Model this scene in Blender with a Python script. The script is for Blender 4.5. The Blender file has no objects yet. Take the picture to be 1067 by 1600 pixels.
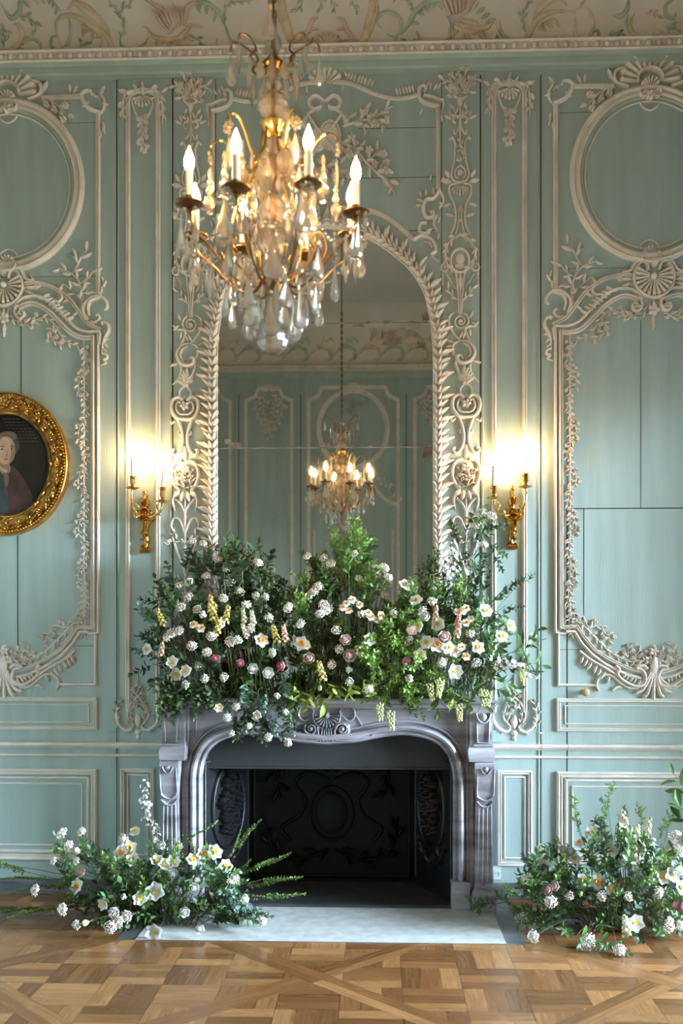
import bpy, bmesh, math, random
from mathutils import Vector, Matrix, Euler
PI = math.pi
rnd = random.Random(7)
SC = bpy.context.scene
COL = SC.collection

# ---------------------------------------------------------------- camera model
F = 1556.0; PX0 = 533.5; HOR = 990.0
CX, CY, CZ = 0.29, -5.7, 1.5
YAW = math.radians(2.2)
_f = Vector((-math.sin(YAW), math.cos(YAW), 0)); _r = Vector((math.cos(YAW), math.sin(YAW), 0))

def U(px, py, y=0.0):
    """real point on the vertical plane at depth y seen at that place of the photo"""
    d = _f + _r * ((px - PX0) / F) + Vector((0, 0, (HOR - py) / F))
    t = (y - CY) / d.y
    return Vector((CX, CY, CZ)) + d * t

def UF(px, py, z=0.0):
    """real point on a horizontal plane"""
    d = _f + _r * ((px - PX0) / F) + Vector((0, 0, (HOR - py) / F))
    t = (z - CZ) / d.z
    return Vector((CX, CY, CZ)) + d * t

def W(px, py, y=0.0):
    p = U(px, py, y); return (p.x, p.z)

def project(p):
    v = p - Vector((CX, CY, CZ)); d = v.dot(_f)
    return PX0 + F * v.dot(_r) / d, HOR - F * v.z / d

XM = (W(268, 600)[0] + W(750, 600)[0]) / 2      # axis of symmetry of the wall

# ---------------------------------------------------------------- materials
MAT = {}
def mat(name, color, rough=0.5, metal=0.0, noise=0.0, nscale=8.0, stretch=(1, 1, 1), bump=0.0, bscale=40.0,
        spec=0.5, c2=None, rand=0.0, trans=0.0, sss=0.0, coat=0.0):
    m = bpy.data.materials.new(name); m.use_nodes = True
    nt = m.node_tree; N = nt.nodes; L = nt.links
    b = N['Principled BSDF']
    b.inputs['Base Color'].default_value = (*color, 1)
    b.inputs['Roughness'].default_value = rough; b.inputs['Metallic'].default_value = metal
    b.inputs['Specular IOR Level'].default_value = spec
    if coat: b.inputs['Coat Weight'].default_value = coat; b.inputs['Coat Roughness'].default_value = 0.15
    out = None
    if noise or c2 or rand or bump:
        tc = N.new('ShaderNodeTexCoord'); mp = N.new('ShaderNodeMapping'); mp.inputs['Scale'].default_value = stretch
        L.new(tc.outputs['Object'], mp.inputs['Vector'])
    if noise or c2:
        nz = N.new('ShaderNodeTexNoise'); nz.inputs['Scale'].default_value = nscale; nz.inputs['Detail'].default_value = 6
        L.new(mp.outputs['Vector'], nz.inputs['Vector'])
        cr = N.new('ShaderNodeValToRGB')
        a = c2 or tuple(max(0, c * (1 - noise)) for c in color); bb = color if c2 else tuple(min(1, c * (1 + noise)) for c in color)
        cr.color_ramp.elements[0].position = 0.35; cr.color_ramp.elements[0].color = (*a, 1)
        cr.color_ramp.elements[1].position = 0.65; cr.color_ramp.elements[1].color = (*bb, 1)
        L.new(nz.outputs['Fac'], cr.inputs['Fac']); out = cr.outputs['Color']
    if rand:
        oi = N.new('ShaderNodeObjectInfo'); hs = N.new('ShaderNodeHueSaturation')
        mr = N.new('ShaderNodeMapRange'); mr.inputs['To Min'].default_value = 1 - rand; mr.inputs['To Max'].default_value = 1 + rand
        L.new(oi.outputs['Random'], mr.inputs['Value']); L.new(mr.outputs['Result'], hs.inputs['Value'])
        if out: L.new(out, hs.inputs['Color'])
        else: hs.inputs['Color'].default_value = (*color, 1)
        out = hs.outputs['Color']
    if out: L.new(out, b.inputs['Base Color'])
    if bump:
        nb = N.new('ShaderNodeTexNoise'); nb.inputs['Scale'].default_value = bscale; nb.inputs['Detail'].default_value = 5
        L.new(mp.outputs['Vector'], nb.inputs['Vector'])
        bp = N.new('ShaderNodeBump'); bp.inputs['Strength'].default_value = bump; bp.inputs['Distance'].default_value = 0.004
        L.new(nb.outputs['Fac'], bp.inputs['Height']); L.new(bp.outputs['Normal'], b.inputs['Normal'])
    if trans:
        tr = N.new('ShaderNodeBsdfTranslucent'); mx = N.new('ShaderNodeMixShader'); mx.inputs[0].default_value = trans
        if out: L.new(out, tr.inputs['Color'])
        else: tr.inputs['Color'].default_value = (*color, 1)
        L.new(b.outputs[0], mx.inputs[1]); L.new(tr.outputs[0], mx.inputs[2])
        L.new(mx.outputs[0], N['Material Output'].inputs['Surface'])
    MAT[name] = m
    return m

def emat(name, color, strength):
    m = bpy.data.materials.new(name); m.use_nodes = True
    nt = m.node_tree; nt.nodes.clear()
    e = nt.nodes.new('ShaderNodeEmission'); e.inputs[0].default_value = (*color, 1); e.inputs[1].default_value = strength
    o = nt.nodes.new('ShaderNodeOutputMaterial'); nt.links.new(e.outputs[0], o.inputs[0]); MAT[name] = m
    return m

def glassmat(name, tint, k, rough=0.0, gloss_mix=None):
    """k = share of real refraction, the rest lets light straight through"""
    m = bpy.data.materials.new(name); m.use_nodes = True
    nt = m.node_tree; nt.nodes.clear(); N = nt.nodes; L = nt.links
    t = N.new('ShaderNodeBsdfTransparent'); t.inputs[0].default_value = (*tint, 1)
    g = N.new('ShaderNodeBsdfGlass'); g.inputs['Color'].default_value = (*tint, 1); g.inputs['Roughness'].default_value = rough; g.inputs['IOR'].default_value = 1.52
    s = N.new('ShaderNodeBsdfGlossy'); s.inputs['Roughness'].default_value = 0.06; s.inputs[0].default_value = (1, 1, 1, 1)
    fr = N.new('ShaderNodeFresnel'); fr.inputs['IOR'].default_value = 1.9
    m1 = N.new('ShaderNodeMixShader'); m1.inputs[0].default_value = k
    L.new(t.outputs[0], m1.inputs[1]); L.new(g.outputs[0], m1.inputs[2])
    m2 = N.new('ShaderNodeMixShader'); L.new(fr.outputs[0], m2.inputs[0]); L.new(m1.outputs[0], m2.inputs[1]); L.new(s.outputs[0], m2.inputs[2])
    o = N.new('ShaderNodeOutputMaterial'); L.new(m2.outputs[0], o.inputs[0]); MAT[name] = m
    return m

# ---------------------------------------------------------------- mesh builder
def smooth_path(pts, n=6, closed=False):
    """Catmull-Rom through 2D or 3D points"""
    P = [Vector(p) for p in pts]; k = len(P)
    if k < 3: return P
    out = []
    rng = range(k) if closed else range(k - 1)
    for i in rng:
        if closed: p0, p1, p2, p3 = P[(i - 1) % k], P[i], P[(i + 1) % k], P[(i + 2) % k]
        else: p0, p1, p2, p3 = P[max(i - 1, 0)], P[i], P[i + 1], P[min(i + 2, k - 1)]
        for j in range(n):
            t = j / n
            out.append(0.5 * ((2 * p1) + (p2 - p0) * t + (2 * p0 - 5 * p1 + 4 * p2 - p3) * t * t + (3 * p1 - p0 - 3 * p2 + p3) * t ** 3))
    if not closed: out.append(P[-1])
    return out

PROF = {
    'round': [(-1, 0), (-.85, .5), (-.5, .88), (0, 1), (.5, .88), (.85, .5), (1, 0)],
    'flat': [(-1, 0), (-.95, .8), (-.8, 1), (.8, 1), (.95, .8), (1, 0)],
    'frame': [(-1, 0), (-1, .45), (-.8, .55), (-.7, .9), (-.35, 1), (-.1, .75), (0, .45), (.35, .55), (.6, .85), (.85, .8), (1, .35), (1, 0)],
    'groove': [(-1, 0), (-1, .8), (-.75, 1), (-.5, .8), (-.4, .35), (.4, .35), (.5, .8), (.75, 1), (1, .8), (1, 0)],
}

class MB:
    def __init__(s, y0=0.0):
        s.v = []; s.f = []; s.m = []; s.mi = 0; s.y0 = y0
    def surf(s, x, z):
        return s.y0(x, z) if callable(s.y0) else s.y0
    def quadgrid(s, rows, close_u=False, flip=False):
        """rows: list of equal-length point lists"""
        b = len(s.v); n = len(rows[0])
        for r in rows: s.v.extend([tuple(p) for p in r])
        for i in range(len(rows) - 1):
            for j in range(n if close_u else n - 1):
                a = b + i * n + j; c = b + i * n + (j + 1) % n
                q = (a, c, c + n, a + n)
                s.f.append(q[::-1] if flip else q); s.m.append(s.mi)
    def poly(s, pts):
        b = len(s.v); s.v.extend([tuple(p) for p in pts]); s.f.append(tuple(range(b, b + len(pts)))); s.m.append(s.mi)
    def stroke(s, pts, w=.01, h=.01, prof='round', closed=False, smooth=0, taper=None, cap=True):
        P = smooth_path(pts, smooth, closed) if smooth else [Vector(p) for p in pts]
        Q = [P[0]]
        for p in P[1:]:
            if (p - Q[-1]).length > 1e-5: Q.append(p)
        P = Q; k = len(P); pr = PROF[prof] if isinstance(prof, str) else prof
        if k < 2: return
        rows = []
        for i in range(k):
            if closed: a, c = P[(i - 1) % k], P[(i + 1) % k]
            else: a, c = P[max(i - 1, 0)], P[min(i + 1, k - 1)]
            d1 = (P[i] - a); d2 = (c - P[i])
            if d1.length < 1e-7: d1 = d2
            if d2.length < 1e-7: d2 = d1
            d1 = d1.normalized(); d2 = d2.normalized(); t = d1 + d2
            t = t.normalized() if t.length > 1e-4 else d1
            sc = 1 / max(.45, t.dot(d2))
            t01 = i / (k - 1)
            ww = w(t01) if callable(w) else w; hh = h(t01) if callable(h) else h
            if taper:
                q = 1.0
                if taper in ('both', 'start'): q = min(q, .15 + t01 / .3)
                if taper in ('both', 'end'): q = min(q, .15 + (1 - t01) / .3)
                q = min(q, 1); ww *= q; hh *= (.4 + .6 * q)
            nx, nz = -t.y * sc, t.x * sc
            row = []
            for (u, g) in pr:
                x = P[i].x + nx * u * ww; z = P[i].y + nz * u * ww
                row.append((x, s.surf(P[i].x, P[i].y) - g * hh, z))
            rows.append(row)
        if closed: rows.append(rows[0])
        s.quadgrid(rows)
        if not closed and cap:
            s.poly(rows[0]); s.poly(rows[-1][::-1])
    def rleaf(s, x, z, ang, L, wd=None, h=.008, curl=0.0):
        """relief leaf lying on the wall"""
        wd = wd or L * .34; rows = []; n = 5
        shp = [.12, .8, 1, .72, .05]
        for i in range(n):
            t = i / (n - 1); a = ang + curl * t * t
            cx = x + math.cos(ang + curl * t * .5) * L * t; cz = z + math.sin(ang + curl * t * .5) * L * t
            nx, nz = -math.sin(a), math.cos(a); y = s.surf(cx, cz); hw = wd * .5 * shp[i]; lift = h * (.5 + .8 * math.sin(t * PI * .8))
            rows.append([(cx + nx * hw, y, cz + nz * hw), (cx + nx * hw * .8, y - lift * .8, cz + nz * hw * .8), (cx, y - lift, cz),
                         (cx - nx * hw * .8, y - lift * .8, cz - nz * hw * .8), (cx - nx * hw, y, cz - nz * hw)])
        s.quadgrid(rows, flip=True)
    def dome(s, x, z, r, h=None, rz=None, n=10):
        h = h or r * .8; rz = rz or r; y = s.surf(x, z); rows = []
        for i in range(5):
            a = i / 4 * PI / 2
            rr = math.cos(a); rows.append([(x + math.cos(j / n * 2 * PI) * r * rr, y - math.sin(a) * h, z + math.sin(j / n * 2 * PI) * rz * rr) for j in range(n)])
        s.quadgrid(rows, close_u=True, flip=True)
    def rflower(s, x, z, r, h=.01, n=5, a0=0.0):
        for i in range(n): s.rleaf(x, z, a0 + i * 2 * PI / n, r, r * .75, h)
        s.dome(x, z, r * .28, h * 1.3, n=6)
    def rspray(s, pts, leaf=.03, w=.003, h=.006, smooth=5, every=None, spread=.9, flowers=0):
        P = smooth_path(pts, smooth); s.stroke([(p.x, p.y) for p in P], w, h, taper='end')
        tot = sum((P[i + 1] - P[i]).length for i in range(len(P) - 1)); every = every or leaf * .75
        nxt = every * .6; acc = 0; side = 1
        for i in range(len(P) - 1):
            d = P[i + 1] - P[i]; acc += d.length
            if acc >= nxt:
                a = math.atan2(d.y, d.x); s.rleaf(P[i].x, P[i].y, a + side * spread * (.8 + .4 * rnd.random()), leaf * (.8 + .4 * rnd.random()), h=h * 1.4, curl=-side * .5)
                if flowers and rnd.random() < flowers:
                    s.rflower(P[i].x - side * math.sin(a) * leaf * .7 * -1, P[i].y - side * math.cos(a) * leaf * .7, leaf * .42, h * 1.6, 5, rnd.random() * 3)
                side = -side; nxt += every
    def volute(s, x, z, r, a0, turns=1.3, dirn=1, w=.006, h=.012, r1=.25):
        n = int(14 * turns) + 4; pts = []
        for i in range(n + 1):
            t = i / n; rr = r * (1 - t * (1 - r1)); a = a0 + dirn * turns * 2 * PI * t
            pts.append((x + math.cos(a) * rr, z + math.sin(a) * rr))
        s.stroke(pts, w=lambda t: w * (1 - .45 * t), h=h); s.dome(x, z, r * r1 * 1.1, h * 1.1, n=8)
        return pts[0]
    def shell(s, x, z, r0, r1, a0, a1, n, h=.02, lobes=True, w=None):
        for i in range(n):
            a = a0 + (a1 - a0) * (i + .5) / n; ww = w or abs(a1 - a0) / n * r1 * .42
            p0 = (x + math.cos(a) * r0, z + math.sin(a) * r0); p1 = (x + math.cos(a) * r1, z + math.sin(a) * r1)
            pm = ((p0[0] + p1[0]) / 2, (p0[1] + p1[1]) / 2)
            s.stroke([p0, pm, p1], w=lambda t, ww=ww: ww * (.35 + .65 * t), h=lambda t: h * (.55 + .45 * t))
            if lobes: s.dome(p1[0], p1[1], ww * 1.08, h * 1.05, n=8)
    # 3D pieces --------------------------------------------------
    def tube(s, path, r=.005, n=6, smooth=0, cap=True):
        P = smooth_path(path, smooth) if smooth else [Vector(p) for p in path]
        k = len(P); rows = []; up = Vector((0.13, .31, .94)).normalized()
        T0 = (P[1] - P[0]).normalized(); nrm = T0.cross(up)
        if nrm.length < .05: nrm = T0.cross(Vector((1, 0, 0)))
        nrm.normalize()
        for i in range(k):
            t = (P[min(i + 1, k - 1)] - P[max(i - 1, 0)])
            t = t.normalized() if t.length > 1e-8 else T0
            nrm = nrm - t * nrm.dot(t)
            nrm = nrm.normalized() if nrm.length > 1e-5 else t.orthogonal().normalized()
            b = t.cross(nrm); rr = r(i / (k - 1)) if callable(r) else r
            rows.append([P[i] + (nrm * math.cos(2 * PI * j / n) + b * math.sin(2 * PI * j / n)) * rr for j in range(n)])
        s.quadgrid(rows, close_u=True)
        if cap: s.poly(rows[0][::-1]); s.poly(rows[-1])
    def lathe(s, prof, n=16, M=None, flute=0, fl=0):
        rows = []
        for (r, z) in prof:
            row = []
            for j in range(n):
                a = 2 * PI * j / n; rr = r * (1 + (flute * math.cos(fl * a) if fl else 0))
                p = Vector((rr * math.cos(a), rr * math.sin(a), z)); row.append(M @ p if M else p)
            rows.append(row)
        s.quadgrid(rows, close_u=True)
        if prof[0][0] > 1e-4: s.poly(rows[0][::-1])
        if prof[-1][0] > 1e-4: s.poly(rows[-1])
    def box(s, a, b, M=None, bev=0.0):
        x0, y0, z0 = a; x1, y1, z1 = b
        if bev <= 0:
            c = [Vector(p) for p in ((x0, y0, z0), (x1, y0, z0), (x1, y1, z0), (x0, y1, z0), (x0, y0, z1), (x1, y0, z1), (x1, y1, z1), (x0, y1, z1))]
            if M: c = [M @ p for p in c]
            k = len(s.v); s.v.extend([tuple(p) for p in c])
            for q in ((0, 3, 2, 1), (4, 5, 6, 7), (0, 1, 5, 4), (1, 2, 6, 5), (2, 3, 7, 6), (3, 0, 4, 7)):
                s.f.append(tuple(k + i for i in q)); s.m.append(s.mi)
        else:
            def ring(i, z): return [(x0 + i, y0 + i, z), (x1 - i, y0 + i, z), (x1 - i, y1 - i, z), (x0 + i, y1 - i, z)]
            rows = [ring(bev, z0), ring(0, z0 + bev), ring(0, z1 - bev), ring(bev, z1)]
            if M: rows = [[M @ Vector(p) for p in r] for r in rows]
            s.quadgrid(rows, close_u=True); s.poly(rows[0][::-1]); s.poly(rows[-1])
    def ball(s, c, r, n=8, m=6, sc=(1, 1, 1), M=None):
        rows = []
        for i in range(m + 1):
            a = -PI / 2 + PI * i / m; rr = max(math.cos(a), .02) * r
            row = []
            for j in range(n):
                p = Vector((math.cos(2 * PI * j / n) * rr * sc[0], math.sin(2 * PI * j / n) * rr * sc[1], math.sin(a) * r * sc[2]))
                p = (M @ p if M else p) + Vector(c); row.append(p)
            rows.append(row)
        s.quadgrid(rows, close_u=True)
    def petal(s, M, L, wd, cup=.3, tip=0.6, nl=5, bend=0.0, shp=None, fold=0.12):
        """3D leaf / petal along local +X of M, curving towards +Z"""
        rows = []; shp = shp or [.15, .7, 1, .85, .1]
        n = len(shp)
        for i in range(n):
            t = i / (n - 1); a = bend * t
            x = L * t * math.cos(a * .5); z = L * t * math.sin(a * .5); hw = wd * .5 * shp[i]
            rows.append([M @ Vector((x, -hw, z + hw * cup)), M @ Vector((x, -hw * .5, z + hw * cup * .35 )), M @ Vector((x, 0, z - hw * fold)),
                         M @ Vector((x, hw * .5, z + hw * cup * .35)), M @ Vector((x, hw, z + hw * cup))])
        s.quadgrid(rows)
    def mirrored(s, xm):
        o = MB(s.y0); o.v = [(2 * xm - x, y, z) for x, y, z in s.v]; o.f = [tuple(reversed(q)) for q in s.f]; o.m = list(s.m)
        return o
    def add(s, o):
        b = len(s.v); s.v += o.v; s.f += [tuple(b + i for i in q) for q in o.f]; s.m += o.m
    def mesh(s, name, mats, smooth=True, origin=None, ang=None):
        me = bpy.data.meshes.new(name)
        vv = s.v if origin is None else [(x - origin[0], y - origin[1], z - origin[2]) for x, y, z in s.v]
        me.from_pydata([tuple(p) for p in vv], [], s.f)
        for m in (mats if isinstance(mats, (list, tuple)) else [mats]): me.materials.append(MAT[m])
        if any(s.m): me.polygons.foreach_set('material_index', s.m)
        if smooth:
            me.polygons.foreach_set('use_smooth', [True] * len(me.polygons))
            if ang: me.set_sharp_from_angle(angle=math.radians(ang))
        me.update(); return me
    def build(s, name, mats, parent=None, smooth=True, origin=None, ang=35, fixn=False):
        me = s.mesh(name, mats, smooth, origin, ang)
        if fixn:
            bm = bmesh.new(); bm.from_mesh(me); bmesh.ops.recalc_face_normals(bm, faces=bm.faces); bm.to_mesh(me); bm.free()
        o = bpy.data.objects.new(name, me); COL.objects.link(o)
        if parent: o.parent = parent
        if origin is not None and not parent: o.location = origin
        return o

def tag(o, label=None, cat=None, group=None, kind=None):
    if label: o['label'] = label
    if cat: o['category'] = cat
    if group: o['group'] = group
    if kind: o['kind'] = kind
    return o
def empty(name, loc=(0, 0, 0), rot=(0, 0, 0)):
    o = bpy.data.objects.new(name, None); COL.objects.link(o); o.location = loc; o.rotation_euler = rot
    o.empty_display_size = .05
    return o
def part(name, me, parent, M=None):
    o = bpy.data.objects.new(name, me); COL.objects.link(o); o.parent = parent
    if M is not None: o.matrix_local = M
    return o
def align(d, roll=0.0):
    """rotation taking +Z to d"""
    d = Vector(d).normalized(); q = Vector((0, 0, 1)).rotation_difference(d)
    return q.to_matrix().to_4x4() @ Matrix.Rotation(roll, 4, 'Z')

# palette ---------------------------------------------------------
mat('wall_paint', (.365, .45, .425), .55, noise=.07, nscale=2.2, stretch=(6, 6, .5), bump=.25, bscale=18)
mat('cream_paint', (.74, .67, .60), .5, noise=.10, nscale=9, bump=.15, bscale=60)
mat('green_trim', (.38, .46, .40), .5, noise=.08, nscale=6)
mat('joint', (.03, .035, .03), .9)
mat('stucco', (.71, .63, .56), .8, noise=.06, nscale=3, bump=.3, bscale=25)
mat('stucco_ochre', (.64, .51, .33), .75, noise=.2, nscale=14)
mat('stucco_green', (.41, .48, .36), .75, noise=.2, nscale=14)
mat('stucco_pink', (.62, .48, .39), .75, noise=.15, nscale=14)
mat('ceiling_paint', (.62, .58, .54), .85, noise=.05, nscale=2)
mat('marble_grey', (.44, .42, .47), .25, c2=(.20, .19, .215), nscale=3.0, stretch=(1, 1, 5), bump=.1, bscale=10, coat=.2)
mat('marble_white', (.62, .60, .57), .38, c2=(.47, .455, .44), nscale=16, coat=.1)
mat('slate', (.05, .05, .055), .55, noise=.3, nscale=12)
mat('iron', (.010, .010, .012), .40, spec=.5, metal=.0, noise=.3, nscale=14, bump=.3, bscale=30)
mat('back_iron', (.0045, .0045, .005), .6, spec=.25, noise=.3, nscale=14)  # darker, duller iron than the side plates, used for the back plate
mat('damper_iron', (.034, .034, .036), .6, metal=.1, noise=.15, nscale=6)
mat('plinth_paint', (.11, .11, .115), .4, noise=.35, nscale=6, stretch=(1, 1, 4))
mat('gilt', (.55, .30, .07), .33, metal=.85, noise=.35, nscale=22, bump=.5, bscale=70)
mat('brass', (.75, .46, .13), .22, metal=1.0, noise=.15, nscale=30)
mat('bronze', (.22, .12, .045), .35, metal=.9, noise=.2, nscale=30)
mat('candle', (.78, .72, .66), .45)
mat('socket_white', (.7, .72, .70), .4)
emat('flame', (1.0, .56, .20), 330)
emat('flame_wall', (1.0, .60, .25), 620)
glassmat('crystal', (1, .985, .96), .6)
def crystal_look():
    m = MAT['crystal']; nt = m.node_tree; nt.nodes.clear(); N = nt.nodes; L = nt.links
    t = N.new('ShaderNodeBsdfTransparent'); t.inputs[0].default_value = (1, .97, .93, 1)
    g = N.new('ShaderNodeBsdfGlass'); g.inputs['Roughness'].default_value = 0; g.inputs['IOR'].default_value = 1.5; g.inputs[0].default_value = (1, .97, .92, 1)
    r = N.new('ShaderNodeBsdfGlass'); r.inputs['Roughness'].default_value = .32; r.inputs['IOR'].default_value = 1.35; r.inputs[0].default_value = (1, .95, .88, 1)
    s = N.new('ShaderNodeBsdfGlossy'); s.inputs['Roughness'].default_value = .05
    d = N.new('ShaderNodeBsdfTranslucent'); d.inputs[0].default_value = (.95, .90, .84, 1); d2 = N.new('ShaderNodeBsdfDiffuse'); d2.inputs[0].default_value = (.95, .90, .84, 1)
    def mix(a, b, f):
        x = N.new('ShaderNodeMixShader'); L.new(a.outputs[0], x.inputs[1]); L.new(b.outputs[0], x.inputs[2])
        if isinstance(f, float): x.inputs[0].default_value = f
        else: L.new(f.outputs[0], x.inputs[0])
        return x
    fr_ = N.new('ShaderNodeFresnel'); fr_.inputs['IOR'].default_value = 1.75
    a = mix(mix(mix(g, r, .45), t, .36), mix(d, d2, .4), .13); b = mix(a, s, fr_)
    o = N.new('ShaderNodeOutputMaterial'); L.new(b.outputs[0], o.inputs[0])
crystal_look()
glassmat('pane', (.97, .98, .98), 0.0)
# ================================================================ ROOM
XL, XR, YB, ZC = -2.95, 2.95, -6.78, 5.45
def struct(name, mb, mats, **k):
    o = mb.build(name, mats, **k); o['kind'] = 'structure'; return o

# wall with the fireplace: boards seams are real thin joints
m = MB(); HX, HZ = .74, 1.0
m.box((XL, 0, 0), (-HX, .12, ZC)); m.box((HX, 0, 0), (XR, .12, ZC)); m.box((-HX, 0, HZ), (HX, .12, ZC))
wall = struct('wall_front', m, 'wall_paint', smooth=False)
j = MB()
def seam(p0, p1, w=.0022, y=0.0):
    a, b = W(*p0, y), W(*p1, y)
    x0, x1 = sorted((a[0], b[0])); z0, z1 = sorted((a[1], b[1]))
    if p0[1] == p1[1]: z0 = z1 = (a[1] + b[1]) / 2
    else: x0 = x1 = (a[0] + b[0]) / 2
    j.box((x0 - w, -.0012 + y, z0 - w), (x1 + w, .001 + y, z1 + w))
Z110 = 118
for px in (182.5, 270, 750.5, 845): seam((px, 118), (px, 1378), .0035 if px in (270, 750.5) else .0028)
seam((886, 793), (886, 1378), .003); seam((886, 794), (1190, 794), .003)
seam((1001, 500), (1001, 793), .0016); seam((912, 794), (912, 962), .0018)
seam((33, 500), (33, 614), .0022); seam((28, 838), (28, 1020), .0024)
seam((690, 112), (690, 470), .0018); seam((337, 124), (337, 480), .0018)
seam((560, 200), (684, 200), .0012); seam((520, 278), (684, 278), .0012); seam((640, 360), (684, 360), .0014)
seam((874, 176), (925, 176), .0008); seam((877, 418), (1180, 418), .001); seam((105, 192), (153, 192), .0008); seam((-80, 433), (150, 433), .001)
seam((874, 1015), (948, 1015), .0014); seam((90, 1009), (152, 1009), .0014)
j.build('board_joint', 'joint', wall, smooth=False)

m = MB(); m.box((XL - .1, YB, 0), (XL, .12, ZC)); struct('wall_left', m, 'wall_paint', smooth=False)
# right wall with two tall windows that let the daylight in
WIN = [(-2.1, -.5), (-4.9, -3.6)]; WZ0, WZ1 = .08, 2.9
m = MB(); ys = [YB, WIN[1][0], WIN[1][1], WIN[0][0], WIN[0][1], .12]
for a, b in ((0, 1), (2, 3), (4, 5)): m.box((XR, ys[a], 0), (XR + .25, ys[b], ZC))
for a, b in WIN: m.box((XR, a, 0), (XR + .25, b, WZ0)); m.box((XR, a, WZ1), (XR + .25, b, ZC))
struct('wall_right', m, 'wall_paint', smooth=False)
for i, (a, b) in enumerate(WIN):
    r = empty('window_%d' % (i + 1), (XR + .12, (a + b) / 2, WZ0)); r['kind'] = 'structure'
    f = MB(); hw = (b - a) / 2; H = WZ1 - WZ0
    for y in (-hw + .03, -.0, hw - .03): f.box((-.03, y - .03, 0), (.03, y + .03, H), bev=.006)
    for z in (.03, H - .03): f.box((-.03, -hw, z - .03), (.03, hw, z + .03), bev=.006)
    for k in range(1, 5): f.box((-.02, -hw, H * k / 5 - .014), (.02, hw, H * k / 5 + .014), bev=.004)
    f.build('window_frame', 'cream_paint', r)
    g = MB(); g.box((-.002, -hw + .03, .03), (.002, hw - .03, H - .03)); g.build('pane', 'pane', r, smooth=False)
# wall behind the photographer, seen in the mirror
m = MB(); m.box((XL - .1, YB - .1, 0), (XR + .1, YB, ZC)); struct('wall_back', m, 'wall_paint', smooth=False)
m = MB(); m.box((XL - .1, YB - .1, ZC), (XR + .3, .12, ZC + .1)); struct('ceiling', m, 'ceiling_paint', smooth=False)

# ---------------------------------------------------------------- parquet floor
nt_m = bpy.data.materials.new('oak_parquet'); nt_m.use_nodes = True; MAT['oak'] = nt_m
nt = nt_m.node_tree; N = nt.nodes; L = nt.links; b = N['Principled BSDF']
at = N.new('ShaderNodeAttribute'); at.attribute_name = 'plank'
sx = N.new('ShaderNodeSeparateXYZ'); L.new(at.outputs['Vector'], sx.inputs[0])
tc = N.new('ShaderNodeTexCoord')
sep = N.new('ShaderNodeSeparateXYZ'); L.new(tc.outputs['Object'], sep.inputs[0])
ang = N.new('ShaderNodeMath'); ang.operation = 'MULTIPLY'; ang.inputs[1].default_value = PI; L.new(sx.outputs['Y'], ang.inputs[0])
vr = N.new('ShaderNodeVectorRotate'); vr.rotation_type = 'Z_AXIS'; L.new(tc.outputs['Object'], vr.inputs['Vector']); L.new(ang.outputs[0], vr.inputs['Angle'])
mp = N.new('ShaderNodeMapping'); mp.inputs['Scale'].default_value = (2.0, 26, 1); L.new(vr.outputs[0], mp.inputs['Vector'])
off = N.new('ShaderNodeCombineXYZ'); ml = N.new('ShaderNodeMath'); ml.operation = 'MULTIPLY'; ml.inputs[1].default_value = 37; L.new(sx.outputs['X'], ml.inputs[0]); L.new(ml.outputs[0], off.inputs['Z']); L.new(off.outputs[0], mp.inputs['Location'])
nz = N.new('ShaderNodeTexNoise'); nz.inputs['Scale'].default_value = 2.6; nz.inputs['Detail'].default_value = 8; nz.inputs['Distortion'].default_value = .7; L.new(mp.outputs[0], nz.inputs['Vector'])
r1 = N.new('ShaderNodeValToRGB'); e = r1.color_ramp.elements
e[0].position = 0.0; e[0].color = (.085, .034, .012, 1); e[1].position = 1; e[1].color = (.42, .205, .078, 1)
mm = e = r1.color_ramp.elements.new(.5); mm.color = (.205, .085, .029, 1)
ad = N.new('ShaderNodeMath'); ad.operation = 'MULTIPLY_ADD'; ad.inputs[1].default_value = .75; L.new(nz.outputs['Fac'], ad.inputs[0])
s2 = N.new('ShaderNodeMath'); s2.operation = 'MULTIPLY_ADD'; s2.inputs[1].default_value = .62; s2.inputs[2].default_value = -.2; L.new(sx.outputs['X'], s2.inputs[0]); L.new(s2.outputs[0], ad.inputs[2])
L.new(ad.outputs[0], r1.inputs['Fac']); L.new(r1.outputs[0], b.inputs['Base Color'])
n2 = N.new('ShaderNodeTexNoise'); n2.inputs['Scale'].default_value = 3; rr = N.new('ShaderNodeMapRange'); rr.inputs['To Min'].default_value = .16; rr.inputs['To Max'].default_value = .36
L.new(tc.outputs['Object'], n2.inputs['Vector']); L.new(n2.outputs['Fac'], rr.inputs['Value']); L.new(rr.outputs[0], b.inputs['Roughness'])
bp = N.new('ShaderNodeBump'); bp.inputs['Strength'].default_value = .12; bp.inputs['Distance'].default_value = .002; L.new(nz.outputs['Fac'], bp.inputs['Height']); L.new(bp.outputs[0], b.inputs['Normal'])
b.inputs['Specular IOR Level'].default_value = .5

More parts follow.
